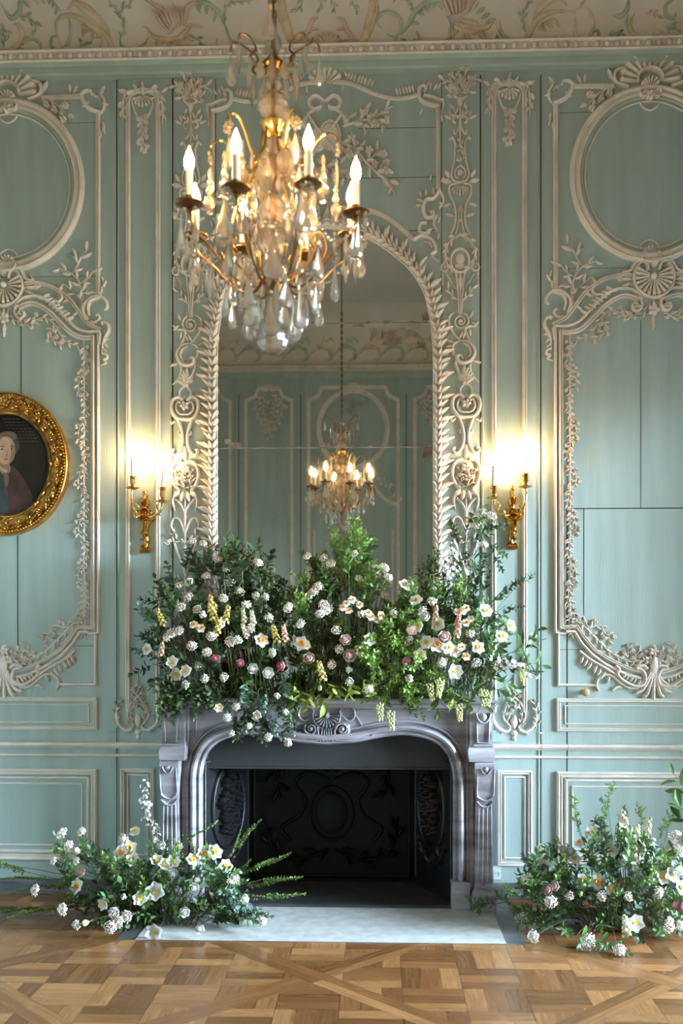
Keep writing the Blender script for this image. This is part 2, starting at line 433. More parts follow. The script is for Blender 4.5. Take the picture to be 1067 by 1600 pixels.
def clip(poly, a, b_, c):
    out = []
    for i in range(len(poly)):
        p, q = poly[i], poly[(i + 1) % len(poly)]; dp = a * p[0] + b_ * p[1] - c; dq = a * q[0] + b_ * q[1] - c
        if dp >= 0: out.append(p)
        if dp * dq < 0:
            t = dp / (dp - dq); out.append((p[0] + (q[0] - p[0]) * t, p[1] + (q[1] - p[1]) * t))
    return out
fr_ = random.Random(3); fm = MB(); attrs = []
OX, OY, PER, BW, G = 0.0, -1.35, 1.085, .058, .0011
def plank(poly, ang, tone=None):
    poly = clip(poly, 1, 0, XL); poly = clip(poly, -1, 0, -XR) if poly else poly
    poly = clip(poly, 0, 1, YB) if poly else poly; poly = clip(poly, 0, -1, 0) if poly else poly
    if not poly or len(poly) < 3: return
    ar = abs(sum(poly[i][0] * poly[(i + 1) % len(poly)][1] - poly[(i + 1) % len(poly)][0] * poly[i][1] for i in range(len(poly)))) / 2
    if ar < 2e-5: return
    cx = sum(p[0] for p in poly) / len(poly); cy = sum(p[1] for p in poly) / len(poly)
    pp = []
    for x, y in poly:
        d = math.hypot(x - cx, y - cy); k = 1 - G * 1.2 / max(d, .01); pp.append((cx + (x - cx) * k, cy + (y - cy) * k, 0.0))
    area2 = sum(pp[i][0] * pp[(i + 1) % len(pp)][1] - pp[(i + 1) % len(pp)][0] * pp[i][1] for i in range(len(pp)))
    if area2 < 0: pp = pp[::-1]
    fm.poly(pp); attrs.append((fr_.random() if tone is None else tone + .35 * fr_.random(), ang, 0))
S2 = math.sqrt(.5)
def uv2xy(u, v): return (OX + (u - v) * S2, OY + (u + v) * S2)
def rect_uv(u0, u1, v0, v1): return [uv2xy(u0, v0), uv2xy(u1, v0), uv2xy(u1, v1), uv2xy(u0, v1)]
nn = 7
for i in range(-nn, nn + 1):
    for k in range(-nn, nn + 1):
        u0, v0 = i * PER, k * PER
        # border boards of each panel: two boards along u, two along v (mitre like butt joints)
        plank(rect_uv(u0 + BW, u0 + PER - BW, v0 - BW, v0), -.25); plank(rect_uv(u0 + BW, u0 + PER - BW, v0, v0 + BW), -.25)
        plank(rect_uv(u0 - BW, u0, v0 - BW, v0 + PER - BW), .25); plank(rect_uv(u0, u0 + BW, v0 + BW - .116, v0 + PER - BW), .25)
        c = uv2xy(u0 + PER / 2, v0 + PER / 2); R = PER * .72
        a0, a1, b0, b1 = u0 + BW, u0 + PER - BW, v0 + BW, v0 + PER - BW
        # basket lattice, laid square to the room, clipped by the panel frame
        n_ = 3; cell = .255; st = .085
        for gx in range(-4, 5):
            for gy in range(-4, 5):
                x0 = c[0] + (gx - .5) * cell; y0 = c[1] + (gy - .5) * cell
                hor = (gx + gy) % 2 == 0
                for t in range(3):
                    if hor: poly = [(x0, y0 + t * st), (x0 + cell, y0 + t * st), (x0 + cell, y0 + (t + 1) * st), (x0, y0 + (t + 1) * st)]
                    else: poly = [(x0 + t * st, y0), (x0 + (t + 1) * st, y0), (x0 + (t + 1) * st, y0 + cell), (x0 + t * st, y0 + cell)]
                    # clip to a0<u<a1, b0<v<b1 ; u = ((x-OX)+(y-OY))*S2, v = ((y-OY)-(x-OX))*S2
                    ox = (OX + OY) * S2; oy = (OY - OX) * S2
                    poly = clip(poly, S2, S2, a0 + ox)
                    if poly: poly = clip(poly, -S2, -S2, -(a1 + ox))
                    if poly: poly = clip(poly, -S2, S2, b0 + oy)
                    if poly: poly = clip(poly, S2, -S2, -(b1 + oy))
                    if poly and len(poly) > 2: plank(poly, 0 if hor else .5)
me = fm.mesh('floor', 'oak', smooth=False)
a_ = me.attributes.new('plank', 'FLOAT_VECTOR', 'FACE')
a_.data.foreach_set('vector', [c for t in attrs for c in t])
o = bpy.data.objects.new('floor', me); COL.objects.link(o); o['kind'] = 'structure'
m = MB(); m.box((XL, YB, -.06), (XR, .9, -.0015)); o2 = m.build('subfloor', 'joint', o, smooth=False)
# slate border in front of the fireplace and white marble hearth slab
m = MB(); m.box((-1.0, -.868, -.0014), (1.0, 0, .0015)); struct('trim_1', m, 'plinth_paint', smooth=False)
a = UF(208, 1472); c = UF(789, 1474)
m = MB(); m.box((-.905, -.868, .001), (.900, -.27, .006), bev=.002)
o = m.build('hearth_slab', 'marble_white', smooth=True); tag(o, 'white veined marble hearth slab on the floor before the fireplace', 'hearth')

# ---------------------------------------------------------------- cornice, beads and painted cove
def lin(name, prof, y0, z0, mats, x0=XL, x1=XR, parent=None, flipy=1, kind='structure'):
    """moulding running along x; prof = [(out, z)]"""
    m = MB(); rows = [[(x, y0 - flipy * p[0], z0 + p[1]) for p in prof] for x in (x0, x1)]
    m.quadgrid(rows, flip=(flipy < 0)); m.poly(rows[0]); m.poly(rows[1][::-1])
    o = m.build(name, mats, parent, smooth=True, ang=30)
    if kind and not parent: o['kind'] = kind
    return o
ZB = W(533, 88)[1]            # centre of the bead row
zg = W(533, 117)[1]           # underside of the cornice
def cornice(y0, fl):
    lin('trim_2', [(0, 0), (.012, .0), (.014, .02), (.03, .028), (.034, .05), (.034, .062), (.052, .07), (.056, .078), (0, .078)], y0, zg, 'green_trim', flipy=fl)
    c = lin('trim_3', [(0, 0), (.06, 0), (.066, .008), (.06, .016), (.05, .02), (.05, .052), (.066, .056), (.072, .062), (.066, .07), (0, .07)], y0, zg + .078, 'cream_paint', flipy=fl)
    bd = MB(); x = XL + .03
    while x < XR:
        bd.ball((x, y0 - fl * .054, zg + .078 + .036), .0165, 8, 6, (1, .9, 1.15)); bd.box((x + .024, y0 - fl * .058 if fl > 0 else y0 + .048, zg + .1), (x + .032, y0 - fl * .048 if fl > 0 else y0 + .058, zg + .13)); x += .0575
    bd.build('bead_row', 'cream_paint', c)
cornice(0, 1); cornice(YB, -1)
ZK = zg + .148; KA, KB = .55, ZC - ZK
def coveY(x, z):
    s_ = min(max((z - ZK) / KB, 0), 1); return -(.0 + KA * (1 - math.sqrt(max(0, 1 - s_ * s_))))
for nm, y0, fl in (('trim_4', 0, 1), ('trim_5', YB, -1)):
    prof = [(0, ZK)] + [(KA * (1 - math.cos(t)), ZK + KB * math.sin(t)) for t in [i / 14 * PI / 2 for i in range(15)]]
    m = MB(); rows = [[(x, y0 - fl * p[0] , p[1]) for p in prof] for x in (XL, XR)]
    m.quadgrid(rows, flip=fl < 0); cv = m.build(nm, 'stucco'); cv['kind'] = 'structure'
    if fl > 0: cove = cv
    else: cove_b = cv
# painted stucco relief on the cove, traced shape by shape
RV = {k: MB(coveY) for k in ('stucco_ochre', 'stucco_green', 'stucco_pink', 'stucco')}
def cs(mat_, pts, w=.012, h=.02, taper='both', sm=6):
    h *= .55; w *= 1.1
    RV[mat_].stroke([W(*p) for p in pts], w, h, smooth=sm, taper=taper)
def csp(mat_, pts, leaf=.035, **k): RV[mat_].rspray([W(*p) for p in pts], leaf, h=.01, **k)
def fringe(mat_, pts, L=.03, side=1, n=14, h=.012):
    P = smooth_path([W(*p) for p in pts], 8); 
    for i in range(n):
        q = (i + .5) / n * (len(P) - 2); a = int(q); d = P[a + 1] - P[a]; an = math.atan2(d.y, d.x)
        RV[mat_].rleaf(P[a].x, P[a].y, an - side * 1.15, L * (.7 + .5 * math.sin(q)), L * .36, h)
Y_, G_, K_ = 'stucco_ochre', 'stucco_green', 'stucco_pink'
# left: dragon scroll, vine, bird, scroll
cs(Y_, [(98, 80), (92, 62), (90, 42), (100, 32), (115, 30), (130, 35), (145, 45), (160, 52), (170, 62), (176, 74), (190, 82), (212, 82), (228, 75), (234, 60), (232, 48), (224, 44)], .014, .028)
cs(G_, [(110, 32), (112, 50), (108, 66), (101, 74)], .010, .02); cs(G_, [(92, 58), (82, 60), (80, 72), (90, 79), (101, 73)], .008, .018)
cs(Y_, [(110, 22), (122, 14), (135, 22), (150, 30), (164, 44), (174, 60)], .017, .03); cs(G_, [(128, 42), (142, 44), (150, 56), (160, 60)], .012, .018)
cs(K_, [(124, 14), (140, 20), (156, 34), (168, 48)], .012, .034); fringe(Y_, [(128, 44), (148, 52), (165, 66)], .05, 1, 7)
cs(G_, [(188, 60), (190, 72), (205, 77), (222, 72), (232, 60)], .008, .02)
csp(G_, [(188, 62), (196, 44), (190, 28), (198, 20), (210, 15)], .034); csp(G_, [(190, 28), (180, 18), (174, 12)], .03)
cs(Y_, [(236, 52), (244, 60), (262, 63), (280, 60), (292, 50), (300, 44)], .015, .028); fringe(Y_, [(240, 60), (262, 66), (285, 62), (300, 52)], .05, 1, 10)
for k in range(8): RV[K_].rleaf(*W(262 + 4 * k, 50 - k), math.radians(128 - 7 * k), .13 - .006 * k, .02, .02)
for k in range(6): RV[Y_].rleaf(*W(240 + 7 * k, 14 + 5 * k), math.radians(150 - 6 * k), .07, .02, .014)
cs(K_, [(272, 12), (278, 30), (272, 44), (262, 56)], .012, .03); cs(K_, [(285, 42), (302, 43), (318, 46)], .008, .02)
cs(Y_, [(286, 40), (292, 22), (304, 14), (320, 16)], .013, .026); cs(G_, [(300, 14), (322, 12), (340, 22), (352, 36)], .011, .024); fringe(G_, [(306, 14), (325, 14), (345, 28)], .05, 1, 7)
csp(G_, [(352, 44), (352, 24), (362, 14), (380, 12), (396, 10)], .026); csp(G_, [(304, 60), (314, 66), (318, 76)], .035)
cs(G_, [(352, 40), (360, 62), (376, 70)], .007, .02); cs(G_, [(340, 60), (336, 72)], .006)
cs(G_, [(4, 8), (14, 26), (22, 34), (34, 26), (40, 12), (60, 4), (84, 10), (98, 24)], .013, .026); fringe(G_, [(40, 12), (60, 5), (84, 10), (98, 24)], .045, 1, 8)
csp(G_, [(24, 34), (44, 32), (56, 40), (58, 54)], .04); csp(G_, [(6, 74), (8, 58), (2, 44)], .035)
cs(Y_, [(0, 76), (14, 80), (28, 72), (36, 58), (32, 44), (24, 42)], .015, .028); fringe(Y_, [(0, 80), (16, 84), (34, 72), (40, 56)], .04, 1, 10)
cs(G_, [(34, 66), (50, 62), (62, 68), (64, 78)], .009, .02); csp(K_, [(0, 52), (10, 50), (16, 56)], .03)
csp(G_, [(122, 60), (130, 72), (138, 66)], .03); csp(G_, [(100, 78), (112, 86), (122, 80)], .022)
# right
cs(G_, [(596, 46), (588, 36), (596, 26), (610, 24), (624, 32), (626, 48), (616, 58), (604, 54)], .010, .022)
cs(G_, [(626, 56), (638, 40), (648, 24), (664, 12), (684, 8), (700, 12)], .013, .026); fringe(G_, [(640, 40), (652, 22), (670, 12), (692, 10)], .045, 1, 8)
csp(G_, [(626, 60), (636, 72), (650, 66), (656, 54)], .03); cs(Y_, [(596, 76), (612, 70), (622, 56)], .008, .02); csp(G_, [(646, 20), (630, 6), (616, 8)], .02)
for k in range(8): RV[K_].rleaf(*W(706 + 4 * k, 32 - k), math.radians(120 - 9 * k), .12, .02, .018)
for k in range(5): RV[G_].rleaf(*W(726 + 8 * k, 14 + 6 * k), math.radians(40 - 6 * k), .06, .02, .012)
cs(K_, [(740, 0), (732, 16), (716, 28), (700, 30)], .012, .026); cs(G_, [(690, 66), (700, 62), (706, 50), (704, 36), (696, 28)], .010, .022)
cs(Y_, [(700, 32), (716, 40), (734, 44), (752, 46), (764, 42), (772, 32)], .014, .026); fringe(Y_, [(702, 44), (730, 52), (760, 48)], .055, 1, 11); cs(K_, [(718, 34), (732, 38), (748, 40)], .016, .03)
cs(Y_, [(772, 32), (776, 50), (786, 64), (804, 72), (820, 66), (828, 50), (838, 34), (856, 24), (876, 22), (898, 24)], .015, .028); fringe(Y_, [(776, 54), (790, 70), (812, 74), (826, 60)], .03, 1, 8)
cs(G_, [(780, 34), (782, 50), (794, 62), (812, 62)], .009, .022); cs(K_, [(832, 34), (840, 20), (856, 8), (872, 4), (884, 14)], .017, .034); fringe(Y_, [(838, 44), (852, 34), (870, 30)], .05, 1, 7)
cs(Y_, [(896, 20), (912, 18), (924, 30), (924, 50), (914, 66), (904, 68), (898, 50), (898, 30)], .010, .024); cs(G_, [(884, 68), (902, 72), (918, 62), (926, 50), (934, 50), (934, 64), (922, 70), (910, 66)], .008, .02)
csp(G_, [(820, 50), (816, 30), (822, 14), (832, 8)], .028); csp(G_, [(814, 30), (808, 16)], .025); csp(G_, [(848, 62), (858, 66), (870, 60)], .022); cs(Y_, [(904, 16), (912, 6), (924, 0)], .009)
cs(Y_, [(1067, 60), (1052, 62), (1040, 64), (1028, 52), (1018, 60), (1004, 62), (988, 54), (984, 38), (990, 24)], .015, .028); cs(G_, [(980, 26), (978, 40), (988, 56), (1002, 62)], .008, .02); fringe(Y_, [(990, 66), (1012, 68), (1034, 60)], .03, 1, 8)
cs(G_, [(955, 26), (968, 28), (978, 18), (978, 4)], .012, .022); csp(G_, [(950, 62), (962, 52), (978, 56)], .035); cs(G_, [(1067, 4), (1052, 2), (1038, 14), (1040, 28), (1052, 30), (1054, 22)], .010, .022); csp(G_, [(1044, 52), (1050, 38), (1058, 50)], .03); csp(Y_, [(1008, 24), (1022, 26), (1034, 32)], .025)
# centre cartouche over the chandelier
for sx_ in (-1, 1):
    def q(px, py): return (512 + sx_ * (px - 512), py)
    cs(Y_, [q(578, 0), q(582, 18), (q(576, 40)), q(570, 60), q(556, 68)], .022, .04); cs(Y_, [q(590, 4), q(588, 24), q(580, 46), q(574, 62)], .012, .03)
    csp(G_, [q(548, 0), q(552, 14), q(560, 24)], .035); csp(G_, [q(512, 2), q(522, 14), q(524, 26)], .03)
    cs(K_, [q(560, 66), q(544, 52), q(536, 36), q(526, 32)], .012, .03); fringe(K_, [q(568, 72), q(550, 60), q(540, 44)], .05, -sx_, 8)
    cs(Y_, [q(576, 88), q(556, 94), q(536, 98), q(512, 100)], .024, .045); csp(K_, [q(590, 86), q(568, 78), q(548, 72), q(530, 66)], .04, flowers=.5)
RV[Y_].volute(*W(530, 86), .045, 0, 1.6, 1, .010, .05); RV[Y_].volute(*W(494, 86), .045, PI, 1.6, -1, .010, .05)
for k in range(9): RV[K_].rleaf(*W(512, 80), math.radians(20 + 17.5 * k), .10, .035, .03)
for k_, mb_ in RV.items():
    if mb_.v: mb_.build('painted_relief', k_, cove)

# a few simpler scrolls on the cove opposite, seen in the mirror
for k_, mi_ in ((Y_, 0), (G_, 1)):
    mb_ = MB(lambda x, z: 0.0)
    for i in range(9):
        x = -2.4 + i * .6 + mi_ * .3
        mb_.stroke([(x, ZK + .12), (x + .12, ZK + .22), (x + .25, ZK + .2), (x + .28, ZK + .1), (x + .2, ZK + .06)], .022, .02, smooth=6, taper='both')
        mb_.rspray([(x + .1, ZK + .2), (x + .2, ZK + .3), (x + .34, ZK + .3)], .06, h=.012)
    mb_.v = [(x, YB - coveY(x, z) + (-y), z) for x, y, z in mb_.v]; mb_.f = [f[::-1] for f in mb_.f]
    mb_.build('painted_relief', k_, cove_b)
# ================================================================ CARVED PANELLING
TN = [6]
def P(*pts): return [W(*p) for p in pts]
def both(name, fill, mats='cream_paint', parents=(None, None), label=None, kind=None):
    """the same carving on the right and, mirrored, on the left of the chimney"""
    out = []
    m = MB(); fill(m)
    for i, mm in enumerate((m, m.mirrored(XM))):
        nm = name
        if name == 'trim': nm = 'trim_%d' % TN[0]; TN[0] += 1
        o = mm.build(nm, mats, parents[i], ang=50)
        if name == 'trim': o['kind'] = 'structure'
        out.append(o)
    return out
def rot(cx, cy, s=1): return lambda X, Y: (cx + X / s, cy + Y / s)

# ---- big side panels: outer frame ------------------------------------------------
c5 = rot(840, 80, 4.7); c6 = rot(840, 370, 4.7); c7 = rot(850, 900, 4.917); c8 = rot(760, 840, 2.857)
XP = W(1017, 600)[0]                       # centre line of the side panel
def sym(fill):
    """mirror a panel half about the panel's own centre line"""
    def g(m):
        h = MB(); fill(h); m.add(h); m.add(h.mirrored(XP))
    return g
def upper(m):
    m.stroke(P(c5(130, 380), (867.7, 452)), .0135, .02, 'frame')
    m.stroke(P(c5(250, 262), c5(560, 262)), .0125, .02, 'frame')
    m.stroke(P((867.7, 300), (867.7, 300.5)), .001, .001)
    # corner scoop
    m.stroke(P(c5(262, 250), c5(245, 290), c5(205, 345), c5(150, 375), c5(115, 385)), .013, .026, smooth=5)
    m.stroke(P(c5(262, 250), c5(230, 222), c5(190, 222), c5(185, 245)), .009, .022, smooth=5, taper='end')
    m.stroke(P(c5(115, 400), c5(85, 350), c5(85, 290), c5(110, 250), c5(85, 230)), .009, .02, smooth=5, taper='both')
    m.stroke(P(c5(110, 300), c5(125, 270), c5(150, 265), c5(165, 245), c5(185, 250)), .006, .016, smooth=5)
    for X, Y, a in ((110, 310, 200), (120, 240, 130), (200, 300, 320), (95, 450, 260), (100, 490, 250), (345, 232, 90), (320, 235, 120), (108, 520, 280)):
        m.rleaf(*W(*c5(X, Y)), math.radians(a), .05, h=.014)
    # foot of the upper frame: C scrolls
    m.stroke(P(c6(105, 400), c6(68, 435), c6(62, 480), c6(85, 500)), .009, .022, smooth=5, taper='end')
    m.stroke(P(c6(105, 400), c6(165, 402), c6(225, 450), c6(240, 510), c6(215, 570)), .014, .028, smooth=6)
    m.stroke(P(c6(125, 410), c6(180, 430), c6(205, 480), c6(195, 540)), .008, .03, smooth=6)
    m.stroke(P(c6(185, 585), c6(150, 590), c6(120, 565), c6(128, 535), c6(145, 545)), .008, .022, smooth=5)
    m.stroke(P(c6(105, 605), c6(85, 590), c6(55, 610), c6(50, 655), c6(75, 700), c6(95, 760), c6(100, 820)), .010, .024, smooth=6, taper='end')
    m.stroke(P(c6(100, 820), c6(65, 835), c6(65, 860), c6(90, 870), c6(72, 895), c6(110, 910)), .007, .018, smooth=5, taper='end')
    for X, Y, a in ((110, 380, 100), (95, 330, 120), (85, 300, 70), (100, 700, 200), (90, 740, 230), (105, 780, 220)):
        m.rleaf(*W(*c6(X, Y)), math.radians(a), .045, h=.016)
both_up = both('trim', sym(upper))
def oval_pts(rx, rz, n=72, cpx=1014.5, cpy=273.5):
    a = W(cpx, cpy); ex = W(cpx - rx, cpy)[0]; ez = W(cpx, cpy - rz)[1]
    return [(a[0] + (a[0] - ex) * math.cos(t), a[1] + (ez - a[1]) * math.sin(t)) for t in [2 * PI * i / n for i in range(n)]]
def oval(m): m.stroke(oval_pts(117, 131), .030, .034, 'frame', closed=True)
ov = both('trim', oval)
def oval_in(m): m.stroke(oval_pts(107, 121), .012, .016, 'round', closed=True)
both('inner_frame', oval_in, 'green_trim', ov)
def oval_in2(m):
    pts = oval_pts(101, 115); m.stroke(pts, .005, .009, 'round', closed=True)
    for s_ in (1, -1):
        m.stroke(P((1000, 273.5 - s_ * 112), (1004, 273.5 - s_ * 106), (1014.5, 273.5 - s_ * 101), (1025, 273.5 - s_ * 106), (1029, 273.5 - s_ * 112)), .005, .010, smooth=4)
both('inner_bead', oval_in2, 'cream_paint', ov)
def crest(m):
    cx, cz = W(*c5(820, 240))
    m.shell(cx, cz + .01, .06, .155, math.radians(-5), math.radians(185), 11, .035)
    m.shell(cx, cz + .02, .06, .19, math.radians(78), math.radians(102), 1, .04, w=.017)
    m.stroke([(cx + .07 * math.cos(t), cz + .01 + .07 * math.sin(t)) for t in [PI * i / 12 for i in range(13)]], .009, .045)
    m.shell(cx, cz - .03, .01, .055, math.radians(20), math.radians(160), 6, .045, lobes=False)
    for s_ in (-1, 1):
        m.stroke([(cx + s_ * .12, cz - .02), (cx + s_ * .19, cz + .01), (cx + s_ * .19, cz + .07), (cx + s_ * .14, cz + .085), (cx + s_ * .13, cz + .06)], .011, .028, smooth=6, taper='end')
        m.volute(cx + s_ * .035, cz - .065, .028, PI / 2, 1.2, -s_, .008, .04)
        m.rspray([(cx + s_ * .2, cz - .01), (cx + s_ * .28, cz - .05), (cx + s_ * .36, cz - .13)], .045, .006, .02, flowers=.4)
        m.rleaf(cx + s_ * .20, cz + .02, math.radians(90 - s_ * 30), .07, h=.02)
    m.rflower(cx, cz - .075, .03, .035)
both('shell_crest', crest, 'cream_paint', ov)
def ovalfoot(m):
    cx, cz = W(1015, 401)
    m.shell(cx, cz + .01, .01, .045, math.radians(10), math.radians(170), 6, .03, lobes=False)
    for s_ in (-1, 1):
        m.stroke([(cx, cz - .035), (cx + s_ * .04, cz - .03), (cx + s_ * .055, cz), (cx + s_ * .04, cz + .02)], .007, .04, smooth=5)
        m.rspray([(cx + s_ * .05, cz + .01), (cx + s_ * .08, cz + .035)], .03, h=.02); m.rspray([(cx + s_ * .10, cz - .01), (cx + s_ * .16, cz + .012)], .03, h=.034)
both('carved_cartouche', ovalfoot, 'cream_paint', ov)

def lower(m):
    # arched head of the tall panel
    m.stroke(P(c6(690, 288), c6(600, 285), c6(500, 310), c6(420, 355), c6(340, 420), c6(265, 520), c6(205, 595), c6(110, 648)), .012, .026, 'frame', smooth=6)
    m.stroke(P(c6(770, 470), c6(745, 430), c6(690, 390), c6(610, 380), c6(530, 405), c6(450, 465), c6(370, 555), c6(300, 625), c6(215, 658), c6(118, 665), c6(122, 760)), .010, .024, smooth=6)
    m.stroke(P(c6(738, 470), c6(700, 448), c6(630, 435), c6(560, 462), c6(480, 520), c6(400, 605), c6(320, 675), c6(240, 702), c6(170, 700)), .014, .024, 'frame', smooth=6)
    m.stroke(P(c6(700, 520), c6(760, 510), c6(755, 465), c6(735, 450)), .010, .028, smooth=4)
    m.volute(*W(*c6(718, 515)), .030, 0, 1.2, -1, .011, .03)
    m.stroke(P(c6(600, 380), c6(560, 400), c6(490, 385)), .008, .02, smooth=3, taper='end')
    m.stroke(P(c6(420, 350), c6(400, 400), c6(430, 430), c6(470, 420)), .009, .026, smooth=4, taper='end')
    for t in range(8): m.rleaf(*W(*c6(560 - 26 * t, 405 + 24 * t)), math.radians(150 + 8 * (t % 2)), .055, h=.022)
    for X, Y in ((640, 325), (620, 330), (400, 440), (330, 540)): m.rleaf(*W(*c6(X, Y)), math.radians(150), .05, h=.016)
    # uprights
    zt, zb = c6(0, 690)[1], 986
    m.stroke(P((867.5, zt - 6), (867.5, 988), (872, 990), (884, 990)), .0085, .02, 'round')
    m.stroke(P((876, zt), (876, 980), (884, 981)), .0115, .024, 'frame')
    # curved foot
    m.stroke(P(c7(165, 392), c7(250, 392), c7(310, 480), c7(380, 565), c7(470, 625), c7(560, 672), c7(650, 712), c7(745, 735)), .011, .026, 'frame')
    m.stroke(P(c7(165, 428), c7(232, 428), c7(290, 520), c7(370, 605), c7(470, 680), c7(560, 725), c7(650, 765), c7(740, 785)), .010, .022, 'round')
    m.stroke(P(c7(270, 575), c7(350, 640), c7(440, 690), c7(520, 740), c7(560, 770)), .009, .02, smooth=3)
    m.stroke(P(c7(545, 690), c7(572, 715), c7(560, 750), c7(600, 800), c7(690, 845), c7(760, 830), c7(772, 770), c7(745, 720), c7(705, 715), c7(712, 695), c7(760, 690), c7(785, 715)), .011, .03, smooth=6)
    m.stroke(P(c7(418, 880), c7(400, 840), c7(415, 785), c7(470, 758), c7(530, 775), c7(590, 825), c7(650, 860), c7(720, 865)), .008, .02, smooth=6)
    m.stroke(P(c7(525, 875), c7(560, 850), c7(600, 862)), .007, .016, smooth=3, taper='end')
    for t in range(7): m.rleaf(*W(*c7(300 + 34 * t, 610 + 25 * t)), math.radians(250 - 8 * (t % 3)), .05, h=.018)
    for t in range(5): m.rleaf(*W(*c7(600 + 28 * t, 790 + 12 * t)), math.radians(60 + 12 * (t % 2)), .04, h=.02)
    # plain frame line under it
    m.stroke(P((872, 990), (872, 1070.5), (932, 1070.5)), .0085, .016, 'round')
    m.stroke(P((1000, 1072), (1017, 1072)), .008, .014, 'round')
low = both('trim', sym(lower))
def bigshell(m):
    cx, cz = W(*c6(850, 300))
    m.shell(cx, cz + .005, .025, .10, math.radians(-215), math.radians(35), 15, .035)
    m.stroke([(cx + .112 * math.cos(t), cz + .115 * math.sin(t)) for t in [math.radians(-225 + 270 * i / 26) for i in range(27)]], .010, .03)
    m.dome(cx, cz + .005, .022, .045)
    for s_ in (-1, 1):
        m.stroke([(cx + s_ * .03, cz + .04), (cx + s_ * .05, cz + .09), (cx + s_ * .10, cz + .085), (cx + s_ * .13, cz + .04), (cx + s_ * .17, cz + .03), (cx + s_ * .155, cz + .06)], .010, .03, smooth=6, taper='end')
        m.rleaf(cx + s_ * .12, cz - .01, PI / 2 - s_ * PI / 2, .07, h=.02); m.rleaf(cx + s_ * .12, cz - .03, PI / 2 - s_ * 1.9, .06, h=.02)
        m.rspray([(cx + s_ * .02, cz - .14), (cx + s_ * .05, cz - .19), (cx + s_ * .10, cz - .21), (cx + s_ * .18, cz - .215)], .035, h=.012)
    m.dome(cx, cz + .09, .03, .03, .035); m.rleaf(cx, cz - .13, -PI / 2, .06, h=.02); m.rflower(cx, cz - .185, .035, .02); m.rleaf(cx, cz - .21, -PI / 2, .065, h=.018); m.rleaf(cx, cz - .25, -PI / 2, .045, h=.014)
both('shell_ornament', bigshell, 'cream_paint', low)
def palm(m):
    cx, cz = W(*c7(838, 770))
    for k in range(-3, 4):
        a = -PI / 2 + k * .33; L = .15 - .008 * abs(k)
        m.stroke([(cx + k * .004, cz + .05), (cx + k * .012, cz - .01), (cx + math.cos(a) * L * .75, cz + math.sin(a) * L * .7), (cx + math.cos(a) * L * 1.0 + k * .006, cz + math.sin(a) * L * .85)], .010, .026, smooth=6, taper='start')
        m.dome(cx + math.cos(a) * L + k * .006, cz + math.sin(a) * L * .86, .010, .022)
    m.rleaf(cx, cz, PI / 2, .12, .05, .03)
    for s_ in (-1, 1): m.rflower(cx + s_ * .025, cz + .09, .03, .02); m.rspray([(cx + s_ * .02, cz + .07), (cx + s_ * .08, cz + .09), (cx + s_ * .15, cz + .07)], .03, h=.014, flowers=.5)
    m.rflower(cx, cz + .14, .03, .02); m.dome(cx, cz + .17, .012, .02)
both('palmette', palm, 'cream_paint', low)
def garland(m):
    g = dict(h=.010)
    def vine():
        m.rspray(P(c6(600, 555), c6(540, 545), c6(470, 590), c6(400, 700), c6(320, 750), c6(245, 770)), .034, .004, spread=1.0, flowers=.25, **g)
        m.rspray(P(c6(740, 590), c6(660, 590), c6(590, 575)), .03, flowers=.6, **g)
        m.rspray(P(c6(500, 640), c6(480, 700), c6(440, 735), c6(390, 770)), .034, flowers=.3, **g)
        m.rspray(P(c6(470, 620), c6(500, 660), c6(480, 740)), .03, flowers=.3, **g)
        y = 533
        m.stroke(P((890.5, 522), (890.5, 968)), .0045, .012)
        k = 0
        while y < 960:
            s_ = 1 if k % 2 else -1; hgt = 46
            m.rspray(P((890, y), (890 + s_ * 4 + 3, y + hgt * .3), (890 + s_ * 7 + 3, y + hgt * .65), (892, y + hgt)), .028, .003, spread=1.1, flowers=.22, **g)
            m.rspray(P((892, y + 6), (889, y + 24), (893, y + hgt - 2)), .024, .003, spread=1.2, flowers=.1, **g)
            y += hgt * .82; k += 1
        m.rspray(P(c7(270, 340), c7(350, 430), c7(430, 510), c7(500, 580), c7(600, 635), c7(700, 665), c7(800, 668)), .034, .004, spread=1.0, flowers=.3, **g)
        m.rspray(P(c7(350, 400), c7(430, 380), c7(460, 430), c7(500, 470), c7(490, 540)), .036, .004, spread=1.2, flowers=.5, **g)
        m.rspray(P(c7(640, 640), c7(650, 560), c7(680, 510)), .034, flowers=.6, **g); m.rspray(P(c7(700, 640), c7(740, 570), c7(770, 640)), .03, flowers=.6, **g)
        m.stroke(P(c7(215, 330), c7(300, 310), c7(345, 420), c7(430, 500), c7(500, 575), c7(600, 625), c7(700, 655), c7(800, 660)), .004, .008)
        m.rspray(P(c7(180, 60), c7(190, 150), c7(215, 210)), .03, **g)
    vine()
both('carved_garland', sym(garland), 'cream_paint', low)
def sprig(m):
    g = dict(h=.012, flowers=.12)
    m.rspray(P(c6(265, 490), c6(245, 400), c6(275, 290), c6(330, 220), c6(440, 175)), .055, .006, spread=.9, **g)
    m.rspray(P(c6(250, 380), c6(200, 350), c6(185, 400)), .05, **g); m.rspray(P(c6(270, 300), c6(200, 250), c6(165, 195)), .055, **g)
    m.rspray(P(c6(260, 440), c6(310, 370), c6(390, 300), c6(430, 320)), .06, **g)
    m.rspray(P(c6(330, 225), c6(290, 160), c6(260, 100), c6(210, 45)), .062, .005, **g); m.rspray(P(c6(275, 120), c6(310, 100), c6(345, 80)), .055, **g)
both('flowering_sprig', sym(sprig), 'cream_paint', low)

